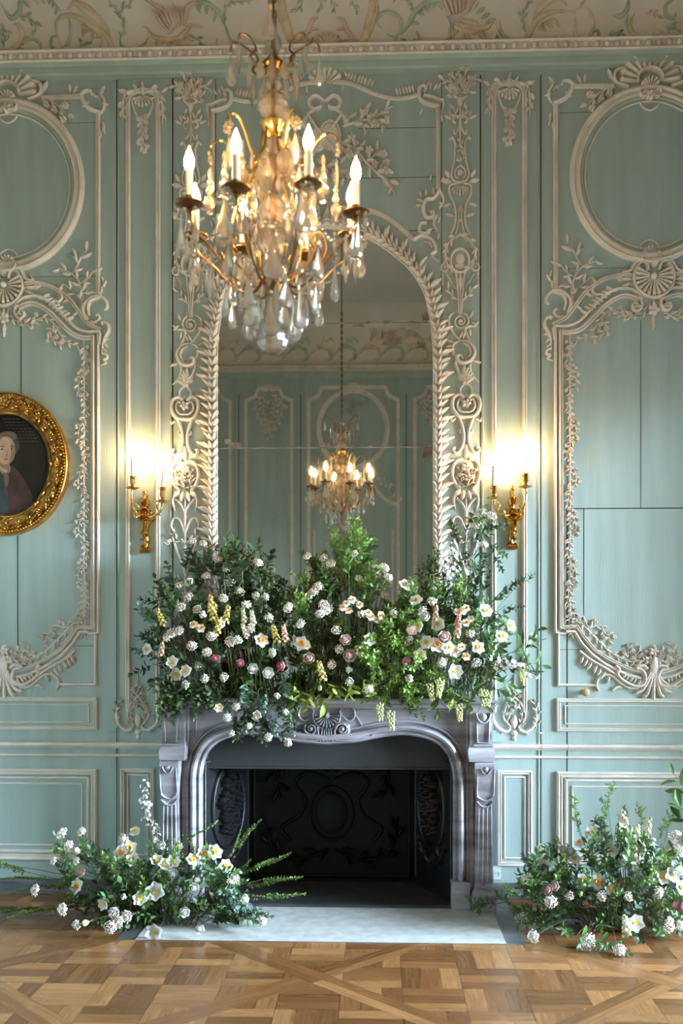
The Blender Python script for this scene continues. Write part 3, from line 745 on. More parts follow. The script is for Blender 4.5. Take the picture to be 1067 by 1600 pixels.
# ---- narrow panels with the wall lights -------------------------------------------
def pil(m):
    cx = W(795.5, 600)[0]
    A = [(771.5, 1112), (771.5, 150), (775, 137), (786, 131), (795.5, 130)]
    Q = [W(*p) for p in A]; Q = Q + [(2 * cx - x, z) for x, z in Q[::-1][1:]]
    m.stroke(Q, .0135, .018, 'frame')
pn = both('trim', pil)
c2_ = rot(680, 110, 5.518)
def piltop(m):
    cx, cz = W(*c2_(640, 175))
    m.shell(cx, cz + .012, .01, .055, math.radians(-170), math.radians(-10), 7, .022); m.dome(cx, cz + .045, .016, .02, .03)
    m.rleaf(cx, cz + .05, PI / 2, .05, h=.02)
    for s_ in (-1, 1):
        m.stroke([(cx + s_ * .03, cz), (cx + s_ * .06, cz - .02), (cx + s_ * .045, cz - .08), (cx + s_ * .02, cz - .115), (cx, cz - .13)], .006, .014, smooth=6)
        m.rspray([(cx + s_ * .01, cz + .03), (cx + s_ * .06, cz + .04), (cx + s_ * .10, cz + .02), (cx + s_ * .115, cz - .06), (cx + s_ * .112, cz - .15)], .042, .008, .02, spread=.8)
        m.rleaf(cx + s_ * .11, cz + .03, PI / 2 - s_ * 1.0, .045, h=.014)
        m.rspray([(cx + s_ * .08, cz + .0), (cx + s_ * .06, cz - .05)], .03, h=.012)
    m.rspray([(cx, cz - .10), (cx + .004, cz - .18), (cx - .004, cz - .30)], .034, .005, .014, every=.018, spread=.9, flowers=.7)
    for k in range(6): m.rflower(cx + .012 * math.sin(k * 2.3), cz - .13 - k * .035, .018, .014)
both('carved_pendant', piltop, 'cream_paint', pn)
def pilbot(m):
    cx = W(803.5, 1100)[0]; z0 = W(0, 1141)[1]
    for s_ in (-1, 1):
        m.stroke([(cx + s_ * .118, z0 + .16), (cx + s_ * .122, z0 + .08), (cx + s_ * .10, z0 + .03), (cx + s_ * .06, z0 + .005), (cx + s_ * .03, z0 + .015), (cx + s_ * .025, z0 + .04)], .012, .024, smooth=6, taper='both')
        m.stroke([(cx + s_ * .02, z0 + .03), (cx + s_ * .06, z0 + .08), (cx + s_ * .05, z0 + .14), (cx + s_ * .02, z0 + .18), (cx, z0 + .20)], .006, .016, smooth=6)
        m.stroke([(cx, z0 + .20), (cx + s_ * .025, z0 + .235), (cx, z0 + .27)], .005, .014, smooth=6)
        m.rspray([(cx + s_ * .12, z0 + .02), (cx + s_ * .13, z0 + .10), (cx + s_ * .11, z0 + .19)], .032, h=.016)
        m.rspray([(cx + s_ * .03, z0 + .05), (cx + s_ * .045, z0 + .11), (cx + s_ * .01, z0 + .18), (cx + s_ * .02, z0 + .25)], .028, .004, .013, flowers=.5)
        m.rleaf(cx + s_ * .05, z0 + .01, -PI / 2 + s_ * .9, .04, h=.014); m.rleaf(cx + s_ * .13, z0 - .005, 0 if s_ > 0 else PI, .03, h=.012)
    m.rleaf(cx, z0 + .02, PI / 2, .08, .04, .02); m.dome(cx, z0 - .004, .02, .02); m.dome(cx, z0 - .035, .012, .014, .018)
    m.rspray([(cx, z0 + .24), (cx, z0 + .33)], .032, .004, .012, every=.018, flowers=.5)
both('carved_cartouche', pilbot, 'cream_paint', pn)

# ---- arabesque strips beside the mirror -------------------------------------------
c4_ = rot(680, 600, 5.714); c3_ = rot(680, 380, 6.154)
def arab(m):
    cx = W(719, 300)[0]; z = lambda py: W(0, py)[1]
    for s_ in (-1, 1):
        X = lambda d: cx + s_ * d
        m.rspray([(X(.0), z(158)), (X(.025), z(145)), (X(.02), z(118))], .042, .004, .014, flowers=.8)
        m.rspray([(X(.01), z(150)), (X(.07), z(142)), (X(.105), z(140))], .036, .004, .012, flowers=.4); m.rspray([(X(.01), z(160)), (X(.06), z(158)), (X(.07), z(150))], .036, .004, .012, flowers=.4)
        m.stroke([(X(.0), z(170)), (X(.035), z(166)), (X(.038), z(160)), (X(.02), z(157))], .005, .016, smooth=5)
        m.rspray([(X(.01), z(200)), (X(.03), z(190)), (X(.04), z(178))], .034, .004, .012)
        m.stroke([(X(.0), z(196)), (X(.03), z(197)), (X(.04), z(203)), (X(.025), z(207))], .005, .014, smooth=5); m.rleaf(X(.05), z(200), PI / 2 - s_ * 1.2, .045, h=.014); m.rleaf(X(.05), z(197), PI / 2 - s_ * .4, .04, h=.014)
        m.stroke([(X(.0), z(200)), (X(.008), z(215)), (X(.03), z(224)), (X(.035), z(218))], .005, .014, smooth=5)
        m.stroke([(X(.06), z(233)), (X(.045), z(229)), (X(.028), z(238)), (X(.03), z(258)), (X(.045), z(278)), (X(.05), z(288)), (X(.03), z(296)), (X(0), z(298))], .006, .018, smooth=6)
        m.rspray([(X(.0), z(266)), (X(.022), z(255)), (X(.0), z(232))], .026, .003, .012)
        m.stroke([(X(0), z(272)), (X(.025), z(278)), (X(.03), z(288)), (X(.01), z(292))], .005, .016, smooth=5)
        m.rleaf(X(.05), z(297), PI / 2 - s_ * 1.4, .06, .03, .014); m.rleaf(X(.06), z(290), PI / 2 - s_ * .6, .05, .025, .014)
        m.stroke([(X(.02), z(300)), (X(.058), z(303)), (X(.06), z(316)), (X(.035), z(330)), (X(.025), z(345)), (X(.03), z(362)), (X(.055), z(378))], .0065, .018, smooth=6)
        m.stroke([(X(.012), z(338)), (X(.008), z(350)), (X(.015), z(366)), (X(.03), z(382))], .004, .014, smooth=5); m.rleaf(X(.03), z(350), PI / 2 - s_ * 1.3, .055, h=.012); m.rleaf(X(.05), z(330), PI / 2 - s_ * 1.9, .05, h=.012)
        # medallion surround
        m.rspray([(X(.0), z(378)), (X(.05), z(386)), (X(.085), z(402)), (X(.07), z(425)), (X(.03), z(433))], .034, .007, .018, spread=.8)
        m.volute(X(.085), z(429), .026, PI / 2, 1.3, -s_, .006, .018)
        m.stroke([(X(.07), z(424)), (X(.03), z(434)), (X(.02), z(445)), (X(.012), z(470)), (X(.006), z(500))], .0055, .018, smooth=6)
        for k in range(9): m.dome(X(.078 - .006 * k), z(439 + 2.6 * k), .0055, .012, n=6)
        for k in range(6): m.dome(X(.10), z(438 + 3.2 * k), .006, .012, n=6)
        m.rspray([(X(.015), z(478)), (X(.05), z(470)), (X(.075), z(458))], .034, .004, .014)
    a = W(*c3_(238, 172))
    m.stroke([(a[0] + .054 * math.cos(t), a[1] + .068 * math.sin(t)) for t in [2 * PI * i / 32 for i in range(32)]], .007, .022, closed=True)
    m.dome(a[0] + .003, a[1] + .012, .026, .018, .034); m.dome(a[0], a[1] - .03, .03, .012, .018)
    m.shell(cx, z(302), .012, .05, math.radians(-160), math.radians(-20), 7, .022)
    m.rleaf(cx, z(330), -PI / 2, .05, h=.014); m.dome(cx, z(356), .010, .016); m.rflower(cx, z(283), .018, .014)
    m.stroke([(cx, z(436)), (cx, z(500))], .005, .02); m.rleaf(cx, z(440), -PI / 2, .09, .03, .018)
    m.stroke([(cx, z(170)), (cx, z(232))], .005, .014); m.stroke([(cx - .02, z(171)), (cx + .02, z(171))], .008, .014); m.rleaf(cx, z(184), PI / 2, .06, .03, .016)
    # asymmetrical scrollwork
    S = lambda pts, w=.007, h=.022, t='both': m.stroke(P(*[c3_(*p) for p in pts]), w, h, smooth=6, taper=t)
    m.volute(*W(*c3_(245, 755)), .048, math.radians(70), 1.7, -1, .006, .02)
    S([(215, 660), (150, 690), (130, 750), (150, 830), (200, 900), (245, 940)]); S([(240, 935), (310, 950), (360, 1000), (375, 1060), (340, 1130), (270, 1155), (215, 1130), (215, 1085), (250, 1080), (265, 1110)], .012, .028)
    S([(265, 965), (320, 1000), (340, 1060), (310, 1120)], .006, .03); S([(240, 940), (180, 970), (165, 1010), (180, 1070), (215, 1095)], .008)
    S([(370, 810), (330, 800), (290, 830), (310, 900), (350, 960)], .008); S([(205, 1110), (195, 1170), (220, 1230), (240, 1290), (260, 1310)], .008); S([(345, 1140), (335, 1200), (350, 1270), (420, 1335)], .008)
    S([(260, 1210), (300, 1215), (330, 1200)], .006); S([(255, 1230), (290, 1290), (320, 1230)], .006); S([(270, 1200), (300, 1290), (310, 1200)], .005)
    for X_, Y_2, a_ in ((180, 960, 160), (170, 985, 200), (360, 810, 40), (370, 1130, -20), (300, 1240, -80), (230, 920, 60), (340, 900, 100), (280, 1170, -90), (265, 1200, -70), (320, 1190, -110), (330, 720, 60), (350, 760, -40), (290, 850, -110)): m.rleaf(*W(*c3_(X_, Y_2)), math.radians(a_), .045, h=.02)
    cx2 = W(*c4_(275, 200))[0]
    for k in range(-4, 5): m.rleaf(cx2 + k * .004, z(601), math.radians(90 + k * 26 if abs(k) < 4 else 90 + k * 22), .06, .022, .02)
    m.rflower(cx2, z(603), .025, .026)
    for s_ in (-1, 1):
        X = lambda d: cx2 + s_ * d
        m.stroke([(X(0), z(606)), (X(.03), z(613)), (X(.032), z(622)), (X(.012), z(628)), (X(0), z(622))], .006, .018, smooth=5)
        m.stroke([(X(.012), z(630)), (X(.035), z(624)), (X(.068), z(628)), (X(.078), z(640)), (X(.066), z(650)), (X(.04), z(657)), (X(0), z(658))], .012, .028, smooth=6)
        m.stroke([(X(.02), z(634)), (X(.04), z(632)), (X(.05), z(642)), (X(.03), z(650)), (X(0), z(651))], .006, .03, smooth=6)
        m.stroke([(X(.045), z(656)), (X(.022), z(672)), (X(.012), z(688)), (X(.020), z(702)), (X(.045), z(712)), (X(.068), z(712)), (X(.072), z(706)), (X(.060), z(705))], .009, .024, smooth=6)
        m.stroke([(X(.06), z(660)), (X(.08), z(664)), (X(.085), z(658))], .006, .016, smooth=4, taper='end'); m.stroke([(X(.012), z(680)), (X(.03), z(682)), (X(.036), z(677))], .006, .018, smooth=4)
        m.stroke([(X(.02), z(722)), (X(.058), z(726)), (X(.078), z(742)), (X(.062), z(760)), (X(.035), z(768))], .010, .026, smooth=6)
        m.rleaf(X(.03), z(768), -PI / 2 + s_ * .7, .06, .03, .02); m.rleaf(X(.012), z(770), -PI / 2 + s_ * .2, .06, .026, .024)
        m.stroke([(X(.03), z(775)), (X(.06), z(778)), (X(.07), z(786)), (X(.06), z(800))], .007, .02, smooth=5, taper='end'); m.stroke([(X(.055), z(782)), (X(.02), z(792)), (X(.0), z(806)), (X(.0), z(830))], .007, .018, smooth=5)
        m.stroke([(X(.0), z(835)), (X(.03), z(815)), (X(.065), z(812)), (X(.08), z(824)), (X(.06), z(832))], .007, .02, smooth=6)
        m.rspray([(X(.0), z(850)), (X(.05), z(843)), (X(.075), z(830))], .034, h=.016); m.stroke([(X(.075), z(838)), (X(.05), z(860)), (X(.02), z(880)), (X(.0), z(900))], .007, .018, smooth=5)
        m.rspray([(X(.0), z(748)), (X(.03), z(742)), (X(.04), z(734))], .03, .003, .018, flowers=.8); m.rspray([(X(.0), z(765)), (X(.035), z(758)), (X(.045), z(750))], .03, .003, .018, flowers=.6)
        m.rspray([(X(.04), z(900)), (X(.03), z(940)), (X(.06), z(980)), (X(.03), z(1010))], .034, h=.014)
    m.rflower(cx2, z(638), .028, .035); m.rflower(cx2, z(736), .03, .03); m.rflower(cx2 + .01, z(752), .025, .028); m.rleaf(cx2, z(742), PI / 2, .05, h=.02)
    m.stroke([(cx2, z(700)), (cx2, z(722))], .01, .014); m.stroke([(cx2, z(775)), (cx2, z(1040))], .006, .016)
ar = both('trim', arab)

# ---- frame above the mirror --------------------------------------------------------
c1_ = rot(480, 90, 4.85)
def over(m):
    pts = lambda *p: P(*[c1_(*q) for q in p])
    def half(h):
        h.stroke(pts((990, 375), (990, 1005)), .0105, .018, 'frame')
        h.stroke(pts((195, 190), (320, 200), (430, 245), (540, 290), (640, 312), (740, 312), (835, 288)), .0095, .02, 'frame', smooth=5)
        h.stroke(pts((850, 235), (850, 300), (880, 340), (930, 362), (1000, 372)), .011, .026, smooth=5); h.stroke(pts((850, 235), (880, 215), (900, 240), (885, 262)), .008, .022, smooth=5)
        h.stroke(pts((880, 290), (940, 300), (1000, 325), (1030, 330), (1030, 380), (1010, 460)), .009, .022, smooth=5, taper='end')
        for t in range(8): h.rleaf(*W(*c1_(300 + 26 * t, 170 + 8 * t)), math.radians(60 + 5 * (t % 3)), .045, h=.018)
        for t in range(6): h.rleaf(*W(*c1_(690 + 24 * t, 290 - 5 * t)), math.radians(110), .045, h=.018)
        for X_, Y_2, a_ in ((900, 230, 60), (930, 245, 80), (960, 250, 60), (985, 240, 50), (1020, 440, 270), (870, 390, 250), (275, 215, 260), (310, 150, 130)): h.rleaf(*W(*c1_(X_, Y_2)), math.radians(a_), .04, h=.016)
        # corner scrolls
        h.stroke(pts((1005, 1000), (960, 1070), (900, 1080), (880, 1150), (900, 1210), (950, 1210), (955, 1175), (930, 1180)), .011, .026, smooth=6)
        h.stroke(pts((1000, 1010), (1030, 1060), (1030, 1110), (1000, 1100)), .008, .022, smooth=5, taper='end'); h.stroke(pts((985, 1200), (960, 1260), (990, 1320)), .008, .022, smooth=5)
        h.stroke(pts((905, 1255), (860, 1260), (850, 1310), (880, 1335), (930, 1325)), .009, .022, smooth=5); h.stroke(pts((800, 1385), (860, 1355), (920, 1370), (960, 1410), (975, 1470), (940, 1500), (1000, 1550)), .011, .026, smooth=6, taper='end')
        h.stroke(pts((890, 1400), (930, 1410), (945, 1440)), .006, .02, smooth=3)
        for X_, Y_2, a_ in ((870, 1060, 120), (900, 1050, 90), (960, 1040, 100), (930, 940, 80), (1010, 950, 60), (880, 1090, 170), (990, 1260, 70), (960, 1240, 100), (950, 1300, 200), (990, 1380, 80), (870, 1120, 190), (1000, 1150, 60)): h.rleaf(*W(*c1_(X_, Y_2)), math.radians(a_), .04, h=.018)
        # arc
        h.stroke(pts((175, 1140), (380, 1150), (500, 1172), (600, 1215), (700, 1288), (805, 1382)), .0115, .02, 'frame', smooth=5)
        # flowering branches
        h.rspray(pts((270, 530), (370, 490), (500, 462), (560, 420), (650, 370)), .055, .006, .018, flowers=.35)
        h.rspray(pts((520, 465), (560, 510), (600, 545)), .05, h=.018, flowers=.5); h.rspray(pts((430, 480), (440, 400), (460, 350)), .055, h=.018, flowers=.4); h.rspray(pts((300, 520), (330, 440), (345, 400)), .05, h=.016)
        h.rspray(pts((410, 500), (440, 560), (450, 590)), .045, h=.016, flowers=.5)
        h.rspray(pts((240, 640), (330, 680), (400, 740), (440, 790), (540, 890), (620, 940), (660, 1050)), .06, .007, .02, flowers=.45)
        h.rspray(pts((460, 800), (510, 740), (570, 660)), .055, h=.018, flowers=.5); h.rspray(pts((530, 880), (600, 850), (650, 860)), .05, h=.018, flowers=.4); h.rspray(pts((260, 700), (300, 740), (290, 800)), .05, h=.018, flowers=.8)
        h.rspray(pts((340, 700), (400, 680), (410, 650)), .045, h=.018, flowers=.6)
    h = MB(); half(h); m.add(h); m.add(h.mirrored(XM))
    cx = XM; z = lambda py: W(0, py)[1] + .004
    m.shell(cx, W(512, 136)[1], .03, .10, math.radians(25), math.radians(155), 7, .03)
    for s_ in (-1, 1):
        m.stroke([(cx, W(512, 160)[1]), (cx + s_ * .05, W(512, 150)[1]), (cx + s_ * .09, W(512, 158)[1]), (cx + s_ * .07, W(512, 170)[1]), (cx + s_ * .02, W(512, 168)[1])], .011, .024, smooth=6)
        m.stroke([(cx + s_ * .10, W(512, 178)[1]), (cx + s_ * .02, W(512, 210)[1]), (cx - s_ * .09, W(512, 250)[1])], .006, .03, smooth=3)
        m.stroke([(cx + s_ * .02, W(512, 165)[1]), (cx + s_ * .10, W(512, 180)[1]), (cx + s_ * .12, W(512, 200)[1])], .007, .018, smooth=5, taper='end')
        m.rspray([(cx, W(512, 260)[1]), (cx + s_ * .08, W(512, 270)[1]), (cx + s_ * .12, W(512, 285)[1])], .05, h=.02, flowers=.6)
    m.dome(cx + .03, W(512, 212)[1], .055, .022, .075, 16); m.dome(cx - .04, W(512, 218)[1], .05, .018, .07, 16)
    m.stroke([(cx + .03 + .06 * math.cos(t), W(512, 212)[1] + .08 * math.sin(t)) for t in [2 * PI * i / 28 for i in range(28)]], .006, .02, closed=True)
m = MB(); over(m); o = m.build('trim_%d' % TN[0], 'cream_paint', ang=50); o['kind'] = 'structure'; TN[0] += 1

# ---- plain mouldings: dado, panels, rails, plinth ----------------------------------
def recto(m, x0, y0, x1, y1, w, h, prof='frame'):
    a, b = W(x0, y0), W(x1, y1)
    xs = (a[0], b[0]); zs = (a[1], b[1])
    m.stroke([(xs[0], zs[0]), (xs[0], zs[1]), (xs[1], zs[1]), (xs[1], zs[0])], w, h, prof, closed=True)
def narrowp(m): recto(m, 872, 1094, 1164, 1141, .011, .018)
t1 = both('trim', narrowp)
def narrow2(m): recto(m, 883, 1103, 1153, 1132, .004, .008, 'round')
both('inner_bead', narrow2, 'cream_paint', t1)
def ladop(m): recto(m, 874, 1210, 1162, 1348, .017, .022, 'frame')
t2 = both('trim', ladop)
def lad2(m): recto(m, 884, 1219, 1152, 1339, .009, .014, 'round')
both('inner_bead', lad2, 'cream_paint', t2)
def lad3(m): recto(m, 894, 1229, 1142, 1329, .005, .008, 'round')
both('inner_bead', lad3, 'cream_paint', t2)
def smallp(m): recto(m, 780, 1206.5, 828, 1350, .012, .02, 'frame')
t3 = both('trim', smallp)
def small2(m): recto(m, 788, 1214, 820, 1341, .005, .009, 'round')
both('inner_bead', small2, 'cream_paint', t3)
zr = W(533, 1167)[1]; zr2 = W(533, 1182)[1]
def rail(name, x0, x1):
    lin(name, [(0, 0), (.012, .002), (.022, .012), (.034, .018), (.038, .028), (.034, .036), (0, .038)], 0, zr - .015, 'cream_paint', x0, x1)
    lin(name.replace('trim', 'trim_x') if 0 else 'trim_%d' % (TN[0] + 1), [(0, 0), (.01, .002), (.018, .008), (.014, .016), (0, .018)], 0, zr2 - .008, 'cream_paint', x0, x1)
def nt_(): TN[0] += 1; return 'trim_%d' % TN[0]
for x0, x1 in ((XL, W(183, 0)[0]), (W(183.5, 0)[0], -.90), (.90, W(845, 0)[0]), (W(845.5, 0)[0], W(885.7, 0)[0]), (W(886.6, 0)[0], XR)):
    lin(nt_(), [(0, 0), (.012, .002), (.022, .012), (.034, .018), (.038, .028), (.034, .036), (0, .038)], 0, zr - .015, 'cream_paint', x0, x1)
    lin(nt_(), [(0, 0), (.01, .002), (.018, .008), (.014, .016), (0, .018)], 0, zr2 - .008, 'cream_paint', x0, x1)
zpl = W(533, 1377)[1]
for nm, x0, x1 in (('baseboard_left', XL, -.90), ('baseboard_right', .90, XR)):
    lin(nm, [(0, 0), (.03, 0), (.03, zpl - .012), (.022, zpl), (0, zpl)], 0, 0, 'plinth_paint', x0, x1)
# pilaster edge strips
for px in (184.5, 266.5, 754, 841.5):
    m = MB(); m.stroke(P((px, 121), (px, 1376)), .004, .006); o = m.build(nt_(), 'green_trim'); o['kind'] = 'structure'
# little patch board by the chimney piece
m = MB(); a, b = W(766, 1159), W(783, 1140); m.box((a[0], -.012, a[1]), (b[0], 0, b[1]), bev=.002); o = m.build(nt_(), 'wall_paint'); o['kind'] = 'structure'

# ---- walls seen in the mirror -------------------------------------------------------
m = MB(); mo = MB()
for cx_, hw, ov_ in ((-.04, .56, 1), (-1.10, .29, 0), (1.02, .29, 0), (-1.95, .36, 0), (1.87, .36, 0)):
    zt_ = 4.58
    m2 = MB()
    m2.stroke([(cx_ - hw, 1.2), (cx_ - hw, zt_ - .16), (cx_ - hw + .12, zt_ - .1), (cx_ - hw + .16, zt_), (cx_ + hw - .16, zt_), (cx_ + hw - .12, zt_ - .1), (cx_ + hw, zt_ - .16), (cx_ + hw, 1.2)], .022, .025, 'frame', closed=True)
    if ov_:
        m2.stroke([(cx_ + .43 * math.cos(t), 4.06 + .48 * math.sin(t)) for t in [2 * PI * i / 56 for i in range(56)]], .032, .03, 'frame', closed=True)
        m2.shell(cx_, 4.52, .03, .11, 0, PI, 9, .03)
        for s_ in (-1, 1):
            m2.stroke([(cx_, 3.42), (cx_ + s_ * .2, 3.40), (cx_ + s_ * .36, 3.22), (cx_ + s_ * .52, 3.12), (cx_ + s_ * .6, 3.2)], .025, .03, smooth=5)
            m2.rspray([(cx_ + s_ * .5, 3.14), (cx_ + s_ * .45, 3.3), (cx_ + s_ * .35, 3.45)], .07, h=.014, flowers=.3)
            m2.stroke([(cx_ + s_ * (hw - .07), .9), (cx_ + s_ * (hw - .07), 2.8)], .012, .018)
    else:
        m2.shell(cx_, 4.54, .02, .09, 0, PI, 7, .03)
        for s_ in (-1, 1):
            m2.rspray([(cx_ + s_ * .03, 4.5), (cx_ + s_ * .17, 4.38), (cx_ + s_ * .12, 4.2), (cx_, 4.05)], .06, .007, .016, flowers=.5)
            m2.rspray([(cx_ + s_ * .02, 4.45), (cx_ + s_ * .08, 4.32), (cx_ + s_ * .02, 4.15), (cx_, 3.95)], .05, .006, .016, flowers=.5)
    m2.v = [(x, YB + (-y), z) for x, y, z in m2.v]; m2.f = [f[::-1] for f in m2.f]
    o = m2.build(nt_(), 'cream_paint'); o['kind'] = 'structure'
m = MB()
for x in (-1.48, -.70, .62, 1.42): m.box((x - .005, YB, 0), (x + .005, YB + .004, 4.5))
m.build('board_joint', 'joint', bpy.data.objects['wall_back'], smooth=False)
# ================================================================ CHIMNEY PIECE
YF = -.25
fp = empty('fireplace_surround', (0, YF, 0)); tag(fp, 'grey veined marble fireplace surround with an arched opening and a shell carved in the middle', 'fireplace')
def fpart(m, name, mats='marble_grey', ang=35, parent=None, fixn=False):
    me_o = m.build(name, mats, None, ang=ang, fixn=fixn)
    me_o.parent = parent or fp; me_o.matrix_parent_inverse = Matrix.Translation(-Vector((0, YF, 0))); return me_o
q = lambda px, py, y=YF: W(px, py, y)
ZS = q(515, 1101)[1]
arR = [(708, 1440), (708, 1215), (705, 1195), (697, 1176), (682, 1161), (660, 1152), (632, 1148), (604, 1150), (580, 1154), (556, 1159), (535, 1161), (512, 1163)]
arch = smooth_path([q(*p) for p in arR[1:]], 5)
arch = [Vector((p.x, p.y)) for p in arch]
arch = [Vector((arch[0].x, 0.0))] + arch
xc_ = 0.0
full = arch + [Vector((2 * xc_ - p.x, p.y)) for p in arch[::-1][1:]]          # right foot -> top -> left foot
XO = .80
m = MB()
outer = [(XO, 0), (XO, ZS), (-XO, ZS), (-XO, 0)]
# front plate built as a strip between arch and outer outline, with thickness back to the wall
def outer_of(p):
    if p.y < .55: return (math.copysign(XO, p.x), p.y)
    a = math.atan2(p.y - .55, p.x); c, s = math.cos(a), math.sin(a)
    k = min(XO / abs(c) if abs(c) > 1e-6 else 9, (ZS - .55) / s if s > 1e-6 else 9); return (c * k, .55 + s * k)
rows = [[(p.x, -.20, p.y), (p.x, YF, p.y), (outer_of(p)[0], YF, outer_of(p)[1]), (outer_of(p)[0], 0, outer_of(p)[1])] for p in full]
m.quadgrid(rows, flip=True); fpart(m, 'front_slab', fixn=True)
m = MB(YF)
ap = [(p.x, p.y) for p in full]
def off(pts, d):
    out = []
    for i, p in enumerate(pts):
        a = Vector(pts[max(i - 1, 0)]); c = Vector(pts[min(i + 1, len(pts) - 1)]); t = (c - a).normalized(); out.append((p[0] + t.y * d, p[1] - t.x * d))
    return out
m.stroke(off(ap, .028), .030, .055, [(-1, 0), (-1, .35), (-.8, .85), (-.4, 1), (0, .85), (.2, .5), (.45, .55), (.7, .7), (.9, .5), (1, 0)])
m.stroke(off(ap, .004), .008, .03); m.stroke(off(ap, .075), .009, .018); fpart(m, 'arch_moulding')
m = MB(YF)
for s_ in (-1, 1):   # sunk frieze panels
    fz = [(s_ * .14, ZS - .03), (s_ * .72, ZS - .03), (s_ * .72, ZS - .20), (s_ * .66, ZS - .135), (s_ * .56, ZS - .10), (s_ * .42, ZS - .09), (s_ * .28, ZS - .10), (s_ * .2, ZS - .125)]
    m.stroke(fz, .006, .010, closed=True); m.stroke([(s_ * .765, .02), (s_ * .765, ZS)], .008, .02)
fpart(m, 'frieze_panel')
m = MB(); m.box((-.915, -.36, ZS + .010), (.915, 0, ZS + .040), bev=.010); m.box((-.905, -.345, ZS - .012), (.905, 0, ZS + .014), bev=.006); fpart(m, 'mantel_shelf')
# pilasters
for s_ in (-1, 1):
    def X(d): return s_ * d
    m = MB(); x0, x1 = .765, .905
    def col(zy, xa, xb, n=9):
        rows = []
        for z, y, gx in zy:
            row = [(X(xa - gx), 0.0, z)]
            for i in range(n + 1):
                t = i / n; a = PI * t; xx = xa - gx + (xb - xa + 2 * gx) * (.5 - .5 * math.cos(a) * (1 if 1 else 0))
                k = min(1, math.sin(a) * 3.2) if 0 < i < n else 0
                row.append((X(xx), y + (1 - k) * .03, z))
            row.append((X(xb + gx), 0.0, z)); rows.append(row)
        m.quadgrid(rows, flip=s_ < 0); m.poly(rows[0]); m.poly(rows[-1])
    zA = q(740, 1187)[1]
    col([(zA, -.345, .0), (zA + .035, -.352, .006), (zA + .055, -.345, .006), (zA + .075, -.325, 0), (zA + .10, -.315, -.006), (zA + .2, -.318, -.006), (ZS - .03, -.335, -.002), (ZS - .005, -.345, .004)], x0, x1)
    col([(0, -.35, .012), (.10, -.35, .012), (.112, -.335, .006), (.125, -.325, .0), (.17, -.31, -.005), (.45, -.298, -.010), (.60, -.305, -.012), (.70, -.33, -.006), (zA - .05, -.35, 0), (zA - .012, -.352, .0), (zA - .004, -.34, -.005)], x0 + .03, x1)
    fpart(m, 'pilaster', ang=50, fixn=True)
    c = (x0 + x1) / 2 + .01; d = MB(-.318)
    d.stroke([(X(c - .035), ZS - .05), (X(c - .03), zA + .10), (X(c + .03), zA + .10), (X(c + .035), ZS - .05)], .004, .012)
    d.stroke([(X(c - .04), ZS - .035), (X(c - .025), ZS - .075), (X(c), ZS - .09), (X(c + .025), ZS - .075), (X(c + .04), ZS - .035)], .007, .028, smooth=4)
    d.dome(X(c), ZS - .06, .028, .03); d.stroke([(X(c - .05), zA + .085), (X(c + .05), zA + .085)], .008, .018)
    fpart(d, 'pilaster_carving'); d = MB()
    d.y0 = lambda x, z: -.298 - .05 * max(0, min(1, (z - .6) / .2)) - (.012 if z < .2 else 0)
    c2 = c + .012
    for dx in (-.04, -.014, .014, .04): d.stroke([(X(c2 + dx), .16), (X(c2 + dx * .9), .35), (X(c2 + dx * .8), .58)], .005, .010)
    d.stroke([(X(c2 - .045), zA - .04), (X(c2 - .045), .64), (X(c2 - .03), .61), (X(c2), .595), (X(c2 + .03), .61), (X(c2 + .045), .64), (X(c2 + .045), zA - .04)], .006, .014)
    for k in range(2): d.stroke([(X(c2 - .045), .625 - k * .03), (X(c2 - .02), .605 - k * .035), (X(c2), .60 - k * .035), (X(c2 + .02), .605 - k * .035), (X(c2 + .045), .625 - k * .03)], .007, .02, smooth=3)
    d.stroke([(X(c2 - .028), zA - .035), (X(c2 - .015), zA - .06), (X(c2), zA - .068), (X(c2 + .015), zA - .06), (X(c2 + .028), zA - .035)], .005, .02, smooth=3); d.dome(X(c2), zA - .04, .018, .02)
    d.stroke([(X(c2 - .05), .135), (X(c2 + .05), .135)], .009, .02)
    fpart(d, 'pilaster_carving')
    k = MB(); a = .655; k.box((min(X(.675), X(.775)), -.318, 0), (max(X(.675), X(.775)), YF + .01, .16), bev=.006); fpart(k, 'plinth_block')
# carved middle
m = MB(YF); cc = rot(420, 1080, 5.335)
def K(X_, Y_2): return q(*cc(X_, Y_2), YF)
cx, cz = K(470, 200); cx = 0
m.shell(cx, cz, .02, .062, math.radians(-190), math.radians(10), 11, .035); m.stroke([(cx + .075 * math.cos(t), cz + .075 * math.sin(t)) for t in [math.radians(-200 + 220 * i / 20) for i in range(21)]], .007, .03); m.dome(cx, cz, .02, .05)
for s_ in (-1, 1):
    def G_(dx, dz): return (cx + s_ * dx, cz + dz)
    m.volute(cx + s_ * .086, cz - .072, .034, PI, 1.4, -s_ * 1, .010, .045)
    m.dome(cx + s_ * .086, cz - .072, .022, .05)
    m.stroke([G_(.115, -.05), G_(.118, -.09), G_(.09, -.115), G_(.14, -.125), G_(.2, -.108), G_(.25, -.118)], .012, .04, smooth=5, taper='end')
    m.stroke([G_(.05, -.06), G_(.045, -.09), G_(.05, -.13), G_(.09, -.135), G_(.15, -.135), G_(.21, -.125)], .010, .04, smooth=5)
    m.stroke([G_(.08, -.0), G_(.12, -.03), G_(.15, -.01), G_(.15, .03), G_(.12, .05), G_(.10, .03)], .007, .02, smooth=5, taper='end')
    for t in range(6): m.rleaf(*G_(.13 + .022 * t, -.118), PI / 2 - s_ * .6, .04, h=.035)
    m.rleaf(*G_(.07, .02), PI / 2 - s_ * .5, .05, h=.02)
